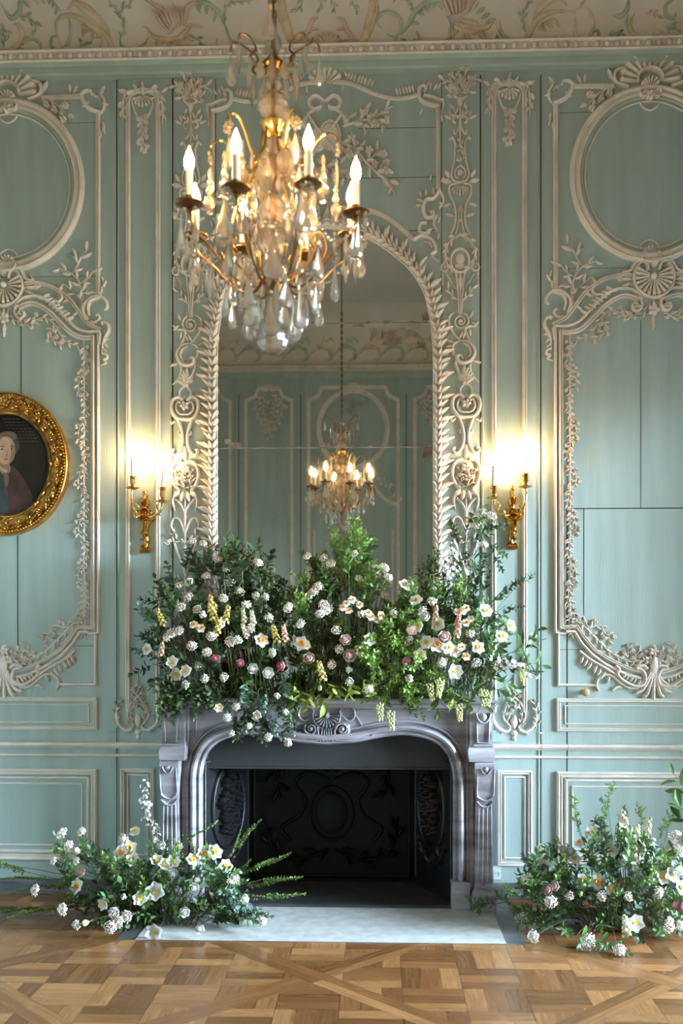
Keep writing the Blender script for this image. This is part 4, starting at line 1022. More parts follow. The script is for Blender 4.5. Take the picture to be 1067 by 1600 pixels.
for k in range(-2, 3): m.stroke([(cx + k * .012, cz - .07), (cx + k * .013, cz - .105), (cx + k * .017, cz - .14)], .007, .04)
fpart(m, 'carved_cartouche')

# ---- cast iron lining --------------------------------------------------------------
ir = empty('fireback', (0, .3, 0)); tag(ir, 'black cast iron lining with raised ornament inside the fireplace opening', 'fireback')
BX, BY, FX, FY, FZ = .49, .30, .70, -.2, 1.02
def ipart(m, name, mats='iron', parent=ir):
    o = m.build(name, mats, None, ang=40); o.parent = parent; o.matrix_parent_inverse = Matrix.Translation(-Vector((0, .3, 0))); return o
m = MB(); m.box((-BX - .01, BY, 0), (BX + .01, BY + .03, FZ)); m.y0 = BY
m.stroke([(-.47, .04), (-.47, .8), (.47, .8), (.47, .04)], .012, .015, closed=True)
for s_ in (-1, 1):
    m.stroke([(s_ * .02, .62), (s_ * .14, .66), (s_ * .22, .6), (s_ * .16, .5), (s_ * .2, .4), (s_ * .3, .33), (s_ * .25, .25)], .012, .014, smooth=6)
    m.rspray([(s_ * .05, .7), (s_ * .22, .74), (s_ * .34, .66), (s_ * .3, .5)], .08, .01, .025); m.rspray([(s_ * .02, .2), (s_ * .2, .14), (s_ * .35, .2), (s_ * .4, .4)], .08, .01, .025)
m.dome(0, .42, .10, .02, .13, 18); m.stroke([(.13 * math.cos(t), .42 + .16 * math.sin(t)) for t in [2 * PI * i / 30 for i in range(30)]], .007, .014, closed=True)
m.shell(0, .66, .02, .09, .2, PI - .2, 7, .03); ipart(m, 'back_plate', 'back_iron')
for s_ in (-1, 1):
    m = MB(); d = Vector((BX - FX, BY - FY, 0)); Ld = d.length; d.normalize()      # plate local: u along depth, z up
    h = MB(0); h.box((0, 0, 0), (Ld, .02, FZ)); h.stroke([(.03, .05), (.03, .78), (Ld - .04, .78), (Ld - .04, .05)], .010, .012, closed=True)
    h.stroke([(Ld * .5 + .17 * math.cos(t), .50 + .24 * math.sin(t)) for t in [2 * PI * i / 32 for i in range(32)]], .010, .02, closed=True)
    for k in range(22): h.rflower(Ld * .5 + .10 * math.cos(k * 2.4) * math.sqrt(k / 22), .52 + .19 * math.sin(k * 2.4) * math.sqrt(k / 22), .034, .04, 5, k)
    h.rspray([(Ld * .5, .16), (Ld * .3, .22), (Ld * .2, .3)], .06, .008, .02); h.rspray([(Ld * .5, .16), (Ld * .7, .22), (Ld * .8, .3)], .06, .008, .02)
    nrm = Vector((-d.y, d.x, 0))
    for (u, y, z) in h.v:
        p = Vector((FX, FY, 0)) + d * u + Vector((-d.y, d.x, 0)) * (-y); m.v.append((p.x * s_, p.y, z))
    m.f = [f if s_ > 0 else f[::-1] for f in h.f]; m.m = h.m
    ipart(m, 'side_plate')
m = MB(); m.box((-.72, -.13, .748), (.72, -.11, 1.0), bev=.002); m.box((-.72, -.137, .74), (.72, -.10, .755), bev=.003); ipart(m, 'damper_plate', 'damper_iron')
m = MB(); m.box((-.76, -.2, .0), (.76, BY + .03, .004)); m.box((-.80, -.24, FZ - .02), (.80, BY + .05, FZ + .02)); m.box((-.80, BY + .03, 0), (.80, BY + .06, FZ))
m.box((-.80, 0, 0), (-.76, BY + .03, FZ)); m.box((.76, 0, 0), (.80, BY + .03, FZ)); ipart(m, 'hearth_floor', 'slate')

# ================================================================ MIRROR
mr_ = bpy.data.materials.new('old_mirror'); mr_.use_nodes = True; MAT['mirror'] = mr_
nt = mr_.node_tree; N = nt.nodes; L = nt.links; b = N['Principled BSDF']
b.inputs['Metallic'].default_value = 1; b.inputs['Roughness'].default_value = .018
tc = N.new('ShaderNodeTexCoord'); nz = N.new('ShaderNodeTexNoise'); nz.inputs['Scale'].default_value = 2.6; nz.inputs['Detail'].default_value = 9; nz.inputs['Roughness'].default_value = .75
L.new(tc.outputs['Object'], nz.inputs['Vector']); cr = N.new('ShaderNodeValToRGB'); e = cr.color_ramp.elements
e[0].position = .27; e[0].color = (.42, .37, .31, 1); e[1].position = .42; e[1].color = (.66, .665, .62, 1); L.new(nz.outputs['Fac'], cr.inputs[0]); L.new(cr.outputs[0], b.inputs['Base Color'])
mat('tarnish', (.10, .07, .055), .5, noise=.5, nscale=14, c2=(.28, .22, .17))
iR = [(676, 1110), (676, 560), (674, 520), (669, 490), (662, 461), (645, 430), (624, 408.5), (592, 384), (560, 368), (530, 360), (511, 358)]
R_ = [Vector(W(*p)) for p in iR]; R_ = [R_[0]] + smooth_path(R_[1:], 5)
mpath = [(p.x, p.y) for p in R_] + [(2 * XM - p.x, p.y) for p in R_[::-1][1:]]
mi = empty('overmantel_mirror', (XM, -.012, 1.2)); tag(mi, 'tall arched wall mirror in spotted old glass, framed with carved cream palm fronds', 'mirror')
def mpart(m, name, mats, ang=40, smooth=True):
    o = m.build(name, mats, None, ang=ang, smooth=smooth); o.parent = mi; o.matrix_parent_inverse = Matrix.Translation(-Vector((XM, -.012, 1.2))); return o
z1, z2 = W(533, 700)[1], W(533, 506)[1]
for lo, hi in ((1.14, z1 - .0015), (z1 + .0015, z2 - .0015), (z2 + .0015, 5)):
    pl = clip(clip(mpath, 0, 1, lo), 0, -1, -hi)
    m = MB(); a = sum(pl[i][0] * pl[(i + 1) % len(pl)][1] - pl[(i + 1) % len(pl)][0] * pl[i][1] for i in range(len(pl)))
    if a < 0: pl = pl[::-1]
    m.poly([(x, -.012, z) for x, z in pl]); n = len(pl)
    m.quadgrid([[(x, -.012, z) for x, z in pl + pl[:1]], [(x, -.004, z) for x, z in pl + pl[:1]]], flip=True); mpart(m, 'glass_pane', 'mirror', smooth=False)
for z_ in (z1, z2):
    m = MB()
    x = -.62
    xw = .60 if z_ == z1 else .585
    m.box((XM - xw, -.0135, z_ - .0028), (XM + xw, -.003, z_ + .0028))
    for k in range(9): m.box((XM - xw + rnd.random() * 2 * xw, -.0137, z_ - .006), (XM - xw + .004, -.011, z_ + .004)) if 0 else m.ball((XM - xw + rnd.random() * 2 * xw, -.0118, z_ + .002), .006 + .006 * rnd.random(), 7, 4, (1.8, .3, 1))
    mpart(m, 'pane_joint', 'tarnish')
m = MB(); tr_ = random.Random(5)
def blot(px, py, rx, rz, n=26, amp=.3):
    c = W(px, py, -.012); x0 = [c[0] + 0 for _ in range(1)]; pts = []
    for i in range(n):
        t = 2 * PI * i / n; sq = 1 / max(abs(math.cos(t)), abs(math.sin(t))) ** .6; k = sq * (1 - amp * tr_.random())
        pts.append((c[0] + rx / 273 * math.cos(t) * k, -.0126, c[1] + rz / 273 * math.sin(t) * k))
    m = MB(); m.poly(pts); mpart(m, 'tarnish_patch', 'tarnish', smooth=False)
blot(627, 526, 34, 15); blot(588, 522, 12, 12); blot(655, 540, 12, 5); blot(668, 706, 8, 10); blot(368, 697, 12, 7); blot(356, 690, 6, 5); blot(560, 508, 10, 3); blot(512, 696, 4, 4); blot(666, 494, 8, 8)
m = MB(-.002)
m.stroke(off(mpath, .010), .011, .024, 'frame'); m.stroke(off(mpath, .034), .012, .022, 'round')
mpart(m, 'frame_moulding', 'cream_paint')
m = MB(-.004); cen = off(mpath, .028)
acc = 0; nxt = .02; side = 1; tot = len(cen) // 2
for half in (0, 1):
    seq = cen[:tot + 1] if half == 0 else cen[tot:][::-1]; acc = 0; nxt = .05; k = 0; s_ = -1 if half == 0 else 1
    for i in range(len(seq) - 1):
        A = Vector(seq[i]); B = Vector(seq[i + 1]); dd = B - A; Ls = dd.length; an = math.atan2(dd.y, dd.x)
        while nxt < acc + Ls:
            p = A + dd * ((nxt - acc) / Ls); r_ = tr_.random()
            m.rleaf(p.x, p.y, an + s_ * (.25 + .3 * r_), .088, .028, .034, curl=s_ * .85)
            m.rleaf(p.x, p.y, an - s_ * (.05 + .15 * r_), .07, .024, .042, curl=-s_ * .5); m.rleaf(p.x, p.y, an + s_ * .1, .065, .022, .044, curl=s_ * .5)
            if k % 3 == 1: m.rleaf(p.x, p.y, an + s_ * (.55), .11, .030, .030, curl=s_ * 1.0)
            if k % 11 == 5: m.rflower(p.x + s_ * 0, p.y, .024, .045)
            k += 1; nxt += .036 + .012 * r_
        acc += Ls
mpart(m, 'palm_frond_carving', 'cream_paint', ang=60)
# ================================================================ PORTRAIT
mat('oil_dark', (.008, .006, .005), .55, noise=.4, nscale=6, spec=.25); mat('oil_bg', (.024, .020, .014), .55, noise=.4, nscale=3, spec=.25)
mat('oil_skin', (.52, .33, .23), .4, noise=.15, nscale=30); mat('oil_hair', (.075, .06, .05), .4, noise=.3, nscale=30); mat('oil_coat', (.07, .025, .018), .4, noise=.4, nscale=14)
mat('oil_teal', (.035, .055, .06), .4, noise=.4, nscale=12); mat('oil_white', (.42, .36, .30), .5); mat('oil_lip', (.35, .12, .09), .5); mat('oil_shade', (.30, .17, .11), .5); mat('oil_brown', (.17, .11, .07), .5)
PC = W(12, 726); po = empty('oval_portrait', (PC[0], -.02, PC[1])); tag(po, 'oval portrait of a person in a dark coat, in a carved gilt frame', 'painting')
def ppart(m, name, mats, parent=None, ang=50):
    o = m.build(name, mats, None, ang=ang, fixn=False); o.parent = parent or po
    if parent is None: o.matrix_parent_inverse = Matrix.Translation(-Vector((PC[0], -.02, PC[1])))
    return o
EX = lambda rx, rz, n=72: [(PC[0] + rx / 273 * math.cos(t), PC[1] + rz / 273 * math.sin(t)) for t in [2 * PI * i / n for i in range(n)]]
m = MB(0)
m.stroke(EX(83, 96), .0625, .06, [(-1, 0), (-1, .5), (-.93, .75), (-.86, .8), (-.8, .66), (-.7, .72), (-.62, .62), (-.3, .42), (.2, .33), (.62, .36), (.68, .5), (.76, .52), (.82, .4), (.93, .32), (1, .2), (1, 0)], closed=True)
fr_o = ppart(m, 'frame', 'gilt')
m = MB(lambda x, z: -.022)
gr = random.Random(11)
for i in range(84):
    t = 2 * PI * i / 84; k = 88 + 9 * math.sin(i * 2.1) ; x, z = PC[0] + (k - 6) / 273 * math.cos(t), PC[1] + (k + 7) / 273 * math.sin(t)
    if i % 3 == 0: m.rflower(x, z, .026, .020, 6, gr.random() * 3)
    m.rleaf(x, z, t + gr.choice((-1, 1)) * (1 + gr.random()), .05, .022, .02, curl=gr.uniform(-1, 1))
    m.rleaf(PC[0] + 83 / 273 * math.cos(t), PC[1] + 96 / 273 * math.sin(t), t + gr.uniform(-2, 2), .035, .015, .016)
for i in range(130):
    t = 2 * PI * i / 130; m.y0 = -.040; m.dome(PC[0] + 94 / 273 * math.cos(t), PC[1] + 107.5 / 273 * math.sin(t), .0085, .012, n=6)
ppart(m, 'frame_carving', 'gilt', fr_o)
m = MB(); cvp = EX(69, 81); m.poly([(x, -.010, z) for x, z in cvp][::-1]); m.mi = 1
pim = ['oil_dark', 'oil_bg', 'oil_hair', 'oil_skin', 'oil_shade', 'oil_coat', 'oil_teal', 'oil_white', 'oil_lip', 'oil_brown']
def pp_(pts, mi_, lay, sm=5, closed=True):
    P_ = smooth_path([W(*p, -.011) for p in pts], sm, True); m.mi = mi_
    m.poly([(p.x, -.0105 - lay * .0004, p.y) for p in P_][::-1])
def ell(px, py, rx, rz, mi_, lay, n=28):
    c = W(px, py, -.011); m.mi = mi_; m.poly([(c[0] + rx / 273 * math.cos(2 * PI * i / n), -.0105 - lay * .0004, c[1] + rz / 273 * math.sin(2 * PI * i / n)) for i in range(n)][::-1])
ell(42, 726, 30, 60, 1, 0)
pp_([(-40, 745), (-14, 738), (4, 730), (18, 728), (30, 738), (42, 756), (52, 782), (44, 796), (20, 803), (-30, 795), (-48, 775)], 5, 1)
pp_([(-45, 760), (-20, 748), (-2, 742), (8, 752), (13, 780), (10, 804), (-28, 798)], 6, 2)
ell(11, 695, 20, 20, 2, 3); ell(12, 682, 15, 8, 9, 4)
pp_([(0, 716), (8, 714), (14, 722), (16, 736), (8, 742), (0, 736)], 4, 5)
ell(9, 704, 15.5, 22, 3, 6); pp_([(18, 692), (24, 700), (22, 716), (14, 725), (17, 710)], 4, 7)
for ex in (3.5, 18.5):
    ell(ex, 702, 3.2, 1.5, 7, 8, 12); ell(ex, 702, 1.3, 1.4, 0, 9, 10); pp_([(ex - 4, 698.5), (ex, 696.8), (ex + 4, 698.5), (ex, 698)], 2, 8, 3)
pp_([(10, 702), (12.5, 711), (10, 713), (8.5, 712), (11, 709)], 4, 8, 3); pp_([(6, 717), (10, 716), (14, 717), (10, 719.5)], 8, 8, 3)
pp_([(-2, 726), (4, 731), (12, 735), (9, 739), (0, 733), (-6, 729)], 7, 8)
pp_([(6, 738), (12, 736), (14, 752), (9, 762)], 9, 6, 3)
ppart(m, 'canvas', pim, ang=30)
m = MB()
for r_ in range(8):                                                # faint illegible inscription on the canvas
    x = 4 + 2.5 * r_
    while x < 52 + r_ * 2.2:
        w_ = gr.uniform(2, 6); a = W(x, 655 + r_ * 5, -.011); 
        if (x / 69) ** 2 + ((726 - 655 - r_ * 5) / 81) ** 2 < .93: m.box((a[0], -.0112, a[1]), (a[0] + w_ / 273, -.0108, a[1] + .0026))
        x += w_ + 1.6
ppart(m, 'inscription', 'oil_brown')

# ================================================================ WALL LIGHTS
def sconce(name_label, body, candles, glow_y=-.085):
    """body: finial top, boss centre, foot in the photo; candles: (base px, base py, top px, top py, pan py)"""
    bx, bz = W(body[0], body[2], -.03); root = empty('wall_sconce', (bx, 0, bz)); tag(root, name_label, 'wall light', 'gilt two candle wall sconces')
    MI = Matrix.Translation(-Vector((bx, 0, bz)))
    def sp(m, nm, mt, parent=root, ang=45):
        o = m.build(nm, mt, None, ang=ang); o.parent = parent
        if parent is root: o.matrix_parent_inverse = MI
        return o
    sg = body[4]
    zt = W(0, body[1], -.03)[1]; zf = W(0, body[3], -.03)[1]
    m = MB(-.002)
    m.stroke([(bx, bz + .02), (bx + sg * .008, bz - .04), (bx - sg * .006, bz - .09), (bx + sg * .006, bz - .14), (bx, zf + .02)], lambda t: .030 * (1 - .55 * t), lambda t: .035 - .012 * t, smooth=6)
    m.stroke([(bx + .015, bz), (bx + .02, bz - .06), (bx + .004, bz - .11), (bx + .012, bz - .16)], .006, .042, smooth=6, taper='end')
    m.stroke([(bx - .012, bz), (bx - .004, bz - .06), (bx - .014, bz - .11), (bx - .004, bz - .16)], .006, .042, smooth=6, taper='end')
    m.dome(bx, bz, .036, .055, .034, 14); m.volute(bx, bz, .034, 0, 1.5, sg, .008, .06)
    m.stroke([(bx - .045, bz - .02), (bx - .02, bz - .035), (bx + .03, bz - .035), (bx + .05, bz - .02)], .009, .05, smooth=5)
    m.stroke([(bx, bz + .02), (bx - sg * .008, bz + .07), (bx + sg * .006, zt - .02)], lambda t: .018 * (1 - .3 * t), .04, smooth=5); m.ball((bx, -.03, zt - .012), .016, 10, 7, (1, 1, 1.2))
    for k in range(5): m.rleaf(bx + (k - 2) * .008, zf + .045, -PI / 2 + (k - 2) * .18, .04, .014, .03)
    for k in range(7): m.rleaf(bx, zf + .06 + k * .02, -PI / 2 + (1 if k % 2 else -1) * .9, .035, .016, .035)
    for s_ in (-1, 1): m.rleaf(bx, bz + .03, PI / 2 + s_ * .8, .06, .024, .045, curl=-s_)
    bp_ = sp(m, 'backplate', 'brass')
    for (px, py, tx, ty, pan) in candles:
        yc = -.10; c0 = Vector(U(px, py, yc)); c1 = Vector(U(tx, ty, yc)); pz = W(px, pan, yc)[1]; cx_ = c0.x
        a = MB(); d_ = 1 if cx_ > bx else -1
        a.tube([(bx, -.045, bz), (bx + d_ * .045, -.075, bz - .022), (cx_ - d_ * .02, -.095, bz + .0), (cx_, yc, bz + .045), (cx_ + d_ * .004, yc, (bz + .045 + pz) / 2 + .01), (cx_, yc, pz)], lambda t: .0075 - .002 * t, 8, 6)
        a.tube([(cx_ - d_ * .02, -.095, bz + .005), (cx_ - d_ * .035, -.10, bz + .035), (cx_ - d_ * .018, -.10, bz + .05)], lambda t: .005 * (1 - .5 * t), 6, 5)
        for k in range(5):
            t = k / 5; q_ = Vector((bx + (cx_ - bx) * (.3 + .6 * t), -.085, bz - .012 + .02 * t))
            a.petal(Matrix.Translation(q_) @ Matrix.Rotation(-(.7 + k), 4, 'Y') @ Matrix.Rotation(k * 1.7, 4, 'X'), .028, .014, .3, bend=1.0)
        arm = sp(a, 'arm', 'brass')
        dmb = MB(); dmb.lathe([(.004, pz - .006), (.012, pz - .004), (.034, pz + .004), (.037, pz + .008), (.030, pz + .008), (.006, pz + .004)], 14, Matrix.Translation((cx_, yc, 0)))
        for k in range(6): dmb.petal(Matrix.Translation((cx_, yc, pz + .003)) @ Matrix.Rotation(k * PI / 3 + .3, 4, 'Z'), .045, .022, .2, bend=.35 - .5 * (k % 2))
        sp(dmb, 'drip_pan', 'brass', arm)
        s2 = MB(); zc = c0.z
        s2.lathe([(.006, pz + .004), (.014, pz + .012), (.008, pz + .022), (.016, pz + .5 * (zc - pz)), (.013, zc - .008), (.019, zc + .002), (.012, zc + .004)], 12, Matrix.Translation((cx_, yc, 0)), .1, 6)
        for k in range(5): s2.petal(Matrix.Translation((cx_, yc, zc - .03)) @ Matrix.Rotation(k * 1.257, 4, 'Z') @ Matrix.Rotation(-1.1, 4, 'Y'), .035, .018, .3, bend=-.9)
        sp(s2, 'candle_socket', 'brass', arm)
        ax = (c1 - c0); Lc = ax.length; R = Matrix.Translation(c0) @ align(ax)
        k_ = MB(); k_.lathe([(.0102, -.004), (.0102, Lc), (.007, Lc + .002), (.003, Lc + .002)], 14, R); sp(k_, 'candle', 'candle', arm)
        f_ = MB(); f_.lathe([(.003, Lc + .001), (.0075, Lc + .006), (.0095, Lc + .014), (.0075, Lc + .026), (.003, Lc + .038), (.0004, Lc + .044)], 10, R); sp(f_, 'bulb', 'flame_wall', arm)
sconce('gilt two armed wall sconce left of the mirror, between the portrait and the mirror', (226, 768, 803, 866, 1), [(207, 745, 207, 714, 764), (254, 762, 256, 731, 785)])
sconce('gilt two armed wall sconce right of the mirror, partly behind the climbing leaves', (801, 764, 801, 862, -1), [(771, 760, 771.5, 728, 779), (821, 741, 821.5, 711, 762)])

# ================================================================ SMALL THINGS ON THE WALL
kb = MB(); c = U(915, 1082, -.03); kb.lathe([(.010, 0), (.010, .016), (.015, .022), (.021, .03), (.022, .038), (.016, .046), (.007, .049), (.002, .049)], 18, Matrix.Translation((c.x, 0, c.z)) @ Matrix.Rotation(PI / 2, 4, 'X'))
kb.lathe([(.016, 0), (.017, .004), (.010, .006)], 18, Matrix.Translation((c.x, 0, c.z)) @ Matrix.Rotation(PI / 2, 4, 'X'))
mat('turned_wood', (.42, .30, .14), .35, noise=.2, nscale=30); o = kb.build('door_knob', 'turned_wood'); tag(o, 'small round turned wooden knob on the right hand panel', 'door knob')
a = W(769.5, 1377); b_ = W(781, 1352); so = empty('wall_socket', ((a[0] + b_[0]) / 2, 0, (a[1] + b_[1]) / 2)); tag(so, 'square white wall socket low down beside the right fireplace pilaster', 'socket')
m = MB(); m.box((-.024, -.008, -.036), (.026, 0, .048), bev=.003); m.build('socket_plate', 'socket_white', so)
m = MB(); m.lathe([(.019, .008), (.020, .011), (.016, .011), (.0155, .0085), (.001, .0085)], 18, Matrix.Rotation(PI / 2, 4, 'X')); m.build('socket_ring', 'socket_white', so)
m = MB(); 
for s_ in (-1, 1): m.ball((s_ * .006, -.009, 0), .0026, 8, 5)
m.build('pin_hole', 'joint', so)
# ================================================================ CHANDELIER
CYc = -2.71; CC = U(427, 300, CYc); cX = CC.x
zc_ = lambda py: CZ + (HOR - py) / F * 2.995
ch = empty('chandelier', (cX, CYc, zc_(527) - .06)); O = Vector(ch.location)
tag(ch, 'large crystal chandelier with glowing candle lamps hanging in front of the mirror', 'chandelier')
def cp(m, nm, mt, parent=ch, ang=30, smooth=True):
    o = m.build(nm, mt, None, ang=ang, smooth=smooth, fixn=(mt == 'crystal')); o.parent = parent
    if parent is ch: o.matrix_parent_inverse = Matrix.Translation(-O)
    return o
T0 = Matrix.Translation((cX, CYc, 0))
def pol(r, phi, z): return Vector((cX + r * math.cos(phi), CYc - r * math.sin(phi), z))
# shared crystal meshes --------------------------------------------
def fmesh(m, nm='crystal_drop'):
    me = m.mesh(nm, 'crystal', smooth=False); bm = bmesh.new(); bm.from_mesh(me); bmesh.ops.remove_doubles(bm, verts=bm.verts, dist=1e-6); bmesh.ops.recalc_face_normals(bm, faces=bm.faces); bm.to_mesh(me); bm.free(); return me
def pear(Lh, wd, th=.3, n=8):
    m = MB(); pr = [(.0006, 0), (.10, -.06), (.12, -.12), (.30, -.3), (.62, -.52), (.92, -.7), (1, -.79), (.9, -.89), (.55, -.97), (.001, -1.0)]
    rows = [[Vector((math.cos(2 * PI * j / n) * r * wd / 2, math.sin(2 * PI * j / n) * r * wd / 2 * th * 1.6, z * Lh)) for j in range(n)] for r, z in pr]
    rows[0] = [Vector((v.x, v.y, 0)) for v in rows[0]]; m.quadgrid(rows, close_u=True)
    m.ball((0, 0, .008), .0065, 6, 4); return fmesh(m)
def almond(Lh, wd, n=6):
    m = MB(); pr = [(.0006, 0), (.3, -.12), (.8, -.38), (1, -.55), (.75, -.75), (.35, -.92), (.001, -1)]
    rows = [[Vector((math.cos(2 * PI * j / n) * r * wd / 2, math.sin(2 * PI * j / n) * r * wd * .28, z * Lh)) for j in range(n)] for r, z in pr]
    m.quadgrid(rows, close_u=True); m.ball((0, 0, .007), .006, 6, 4); return fmesh(m)
def rosette(r=.022, n=10):
    m = MB()
    for k in range(n):
        a = 2 * PI * k / n; M = Matrix.Rotation(a, 4, 'Y')
        pts = [M @ Vector(p) for p in ((0, -.003, r * .2), (r * .2, 0, r * .7), (0, -.007, r * .65), (-r * .2, 0, r * .7), (0, 0, r), (0, .004, r * .5))]
        b = len(m.v); m.v += [tuple(p) for p in pts]
        for f in ((0, 1, 2), (0, 2, 3), (2, 1, 4), (2, 4, 3), (0, 5, 1), (0, 3, 5), (5, 4, 1), (5, 3, 4)): m.f.append(tuple(b + i for i in f)); m.m.append(0)
    m.ball((0, -.004, 0), r * .3, 7, 5); return fmesh(m, 'crystal_rosette')
def spire(H, r):
    m = MB(); pr = [(.25, 0), (.55, .03), (.35, .07), (.9, .18), (1, .26), (.8, .34), (.4, .42), (.5, .45), (.62, .5), (.45, .56), (.28, .62), (.42, .66), (.45, .7), (.25, .74), (.2, .78), (.32, .84), (.36, .9), (.22, .96), (.001, 1)]
    m.lathe([(a * r, b * H) for a, b in pr], 8); return fmesh(m, 'crystal_spire')
PEAR_L, PEAR_M, PEAR_S, ALM, ALM_S, ROS, SP_L, SP_S = pear(.125, .058), pear(.10, .046), pear(.075, .032), almond(.10, .028), almond(.065, .02), rosette(), spire(.22, .03), spire(.14, .018)
def hang(me, p, phi, nm='crystal_drop', tilt=0.0, parent=ch):
    o = bpy.data.objects.new(nm, me); COL.objects.link(o); o.parent = parent
    o.matrix_local = Matrix.Translation(Vector(p) - O) @ Matrix.Rotation(PI / 2 - phi + PI, 4, 'Z') @ Matrix.Rotation(tilt, 4, 'X'); return o
# stem ----------------------------------------------------------
m = MB(); top = zc_(60); z = top
m.tube([(cX, CYc, zc_(470)), (cX, CYc, top)], .006, 8); cp(m, 'stem_rod', 'bronze')
m = MB(); m.tube([(cX, CYc, top + .04), (cX, CYc, ZC - .02)], .0045, 6)
zz = top + .02; k = 0
while zz < top + .95:
    m.stroke([(0, 0), (1, 0)], 0, 0) if 0 else None
    R = T0 @ Matrix.Translation((0, 0, zz)) @ Matrix.Rotation(PI / 2 * (k % 2), 4, 'Z')
    m.tube([R @ Vector((.009 * math.cos(t), 0, .017 * math.sin(t))) for t in [2 * PI * i / 10 for i in range(11)]], .0025, 5, cap=False); zz += .026; k += 1
m.lathe([(.001, ZC - .10), (.03, ZC - .09), (.06, ZC - .02), (.065, ZC - .001)], 20, T0); cp(m, 'chain', 'bronze')
def lat(nm, prof, mt='crystal', n=16, flute=.0, fl=0): m = MB(); m.lathe([(r, zc_(py)) for r, py in prof[::-1]], n, T0, flute, fl); return cp(m, nm, mt, smooth=(mt != 'crystal'))
lat('glass_finial', [(.004, 22), (.012, 32), (.008, 44), (.02, 58), (.026, 70), (.012, 84), (.01, 90)])
lat('crown_ring', [(.014, 86), (.020, 90), (.016, 96), (.034, 98), (.036, 103), (.014, 106), (.012, 114)], 'bronze')
lat('glass_baluster', [(.010, 114), (.022, 122), (.026, 132), (.014, 142)])
lat('glass_ball', [(.012, 142), (.032, 147), (.046, 156), (.048, 164), (.042, 173), (.026, 181), (.014, 187)], n=14)
lat('gilt_ring', [(.012, 187), (.034, 189), (.040, 193), (.036, 199), (.024, 208), (.014, 214)], 'brass', 18)
lat('glass_baluster', [(.012, 212), (.03, 222), (.02, 236), (.016, 242)]); lat('glass_vase', [(.016, 242), (.040, 252), (.052, 268), (.046, 285), (.026, 300), (.02, 306)], flute=.08, fl=8)
lat('glass_vase', [(.02, 306), (.034, 316), (.046, 330), (.036, 342), (.024, 352)], flute=.06, fl=8); lat('glass_vase', [(.024, 352), (.05, 364), (.054, 376), (.044, 388), (.026, 400), (.028, 412), (.018, 428)])
lat('bronze_hub', [(.022, 420), (.036, 428), (.034, 440), (.024, 452), (.012, 466), (.004, 474)], 'bronze')
m = MB(); m.ball((cX, CYc, zc_(527)), .052, 16, 10); m.ball((cX, CYc, zc_(490)), .012, 8, 6); cp(m, 'glass_ball', 'crystal', smooth=False)
m = MB(); m.tube([(cX, CYc, zc_(466)), (cX, CYc, zc_(498))], .002, 6); cp(m, 'ball_wire', 'bronze')
# candle arms -----------------------------------------------------
RA = .262; zcup = zc_(350)
bulb_me = None
NA = 8
cands = []
for k in range(NA):
    phi = math.radians(17 + 45 * k); zz = zcup + (.010 if k % 2 else -.006); m = MB()
    m.tube([pol(.028, phi, zc_(432)), pol(.07, phi, zc_(452)), pol(.13, phi, zc_(440)), pol(.20, phi, zc_(402)), pol(.25, phi, zc_(378)), pol(RA, phi, zz - .004)], lambda t: .0046 - .0014 * t, 7, 5)
    m.tube([pol(.13, phi, zc_(440)), pol(.17, phi, zc_(400)), pol(.15, phi, zc_(372)), pol(.12, phi, zc_(382)), pol(.13, phi, zc_(394))], lambda t: .004 * (1 - .5 * t), 6, 5)
    arm = cp(m, 'candle_arm', 'bronze')
    TM = Matrix.Translation((pol(RA, phi, 0).x, pol(RA, phi, 0).y, 0))
    d = MB(); d.lathe([(.004, zz - .022), (.010, zz - .014), (.006, zz - .008), (.030, zz - .004), (.041, zz + .004), (.041, zz + .007), (.018, zz + .004), (.012, zz + .006), (.014, zz + .018), (.011, zz + .020), (.013, zz + .026), (.010, zz + .026)], 16, TM); cp(d, 'drip_pan', 'bronze', arm)
    c_ = MB(); c_.lathe([(.0110, zz + .02), (.0110, zz + .098), (.008, zz + .101), (.003, zz + .101)], 14, TM); cp(c_, 'candle', 'candle', arm)
    b2 = MB(); b2.lathe([(.004, zz + .100), (.0105, zz + .106), (.0145, zz + .118), (.0135, zz + .133), (.0075, zz + .152), (.0025, zz + .164), (.0004, zz + .171)], 12, TM); cp(b2, 'bulb', 'flame', arm)
    # drops under each cup
    for j, (dr, me_, dz) in enumerate(((0, PEAR_L, -.016), (-.03, PEAR_M, -.02))):
        hang(me_, pol(RA + .018 + dr, phi + (.10 if j == 0 else -.06), zz + dz), phi)
    hang(ROS, pol(RA + .038, phi + .05, zz - .022), phi, 'crystal_rosette')
    hang(ALM, pol(RA - .005, phi + .22, zz - .07), phi)
    hang(PEAR_L if k % 2 else PEAR_M, pol(.185, phi + .39, zc_(405)), phi + .39)
    hang(PEAR_M, pol(.145, phi + .12, zc_(452)), phi); hang(ROS, pol(.19, phi + .39, zc_(400)), phi, 'crystal_rosette')
    hang(PEAR_L if k % 2 == 0 else ALM, pol(.10, phi + .3, zc_(458)), phi + .3)
    # bead string between arms
    g = MB(); A = pol(RA, phi, zz - .02); B = pol(RA, phi + PI / 4, zz - .02)
    for i in range(1, 15):
        t = i / 15; p = A.lerp(B, t); p.z -= .085 * 4 * t * (1 - t); g.ball(p, .0042, 6, 4)
    cp(g, 'bead_string', 'crystal', smooth=False)
# small glass spires standing between candles and the tall ones
for k, (r, ph, py, me_) in enumerate(((.09, 60, 300, SP_L), (.10, 150, 300, SP_S), (.11, 250, 300, SP_L), (.12, 330, 290, SP_S), (.2, 128, 345, SP_S), (.2, 38, 345, SP_S), (.21, 218, 345, SP_S), (.21, 300, 345, SP_S), (.19, 170, 340, SP_S), (.19, 350, 340, SP_S))):
    o = hang(me_, pol(r, math.radians(ph), zc_(py)), math.radians(ph), 'crystal_spire')
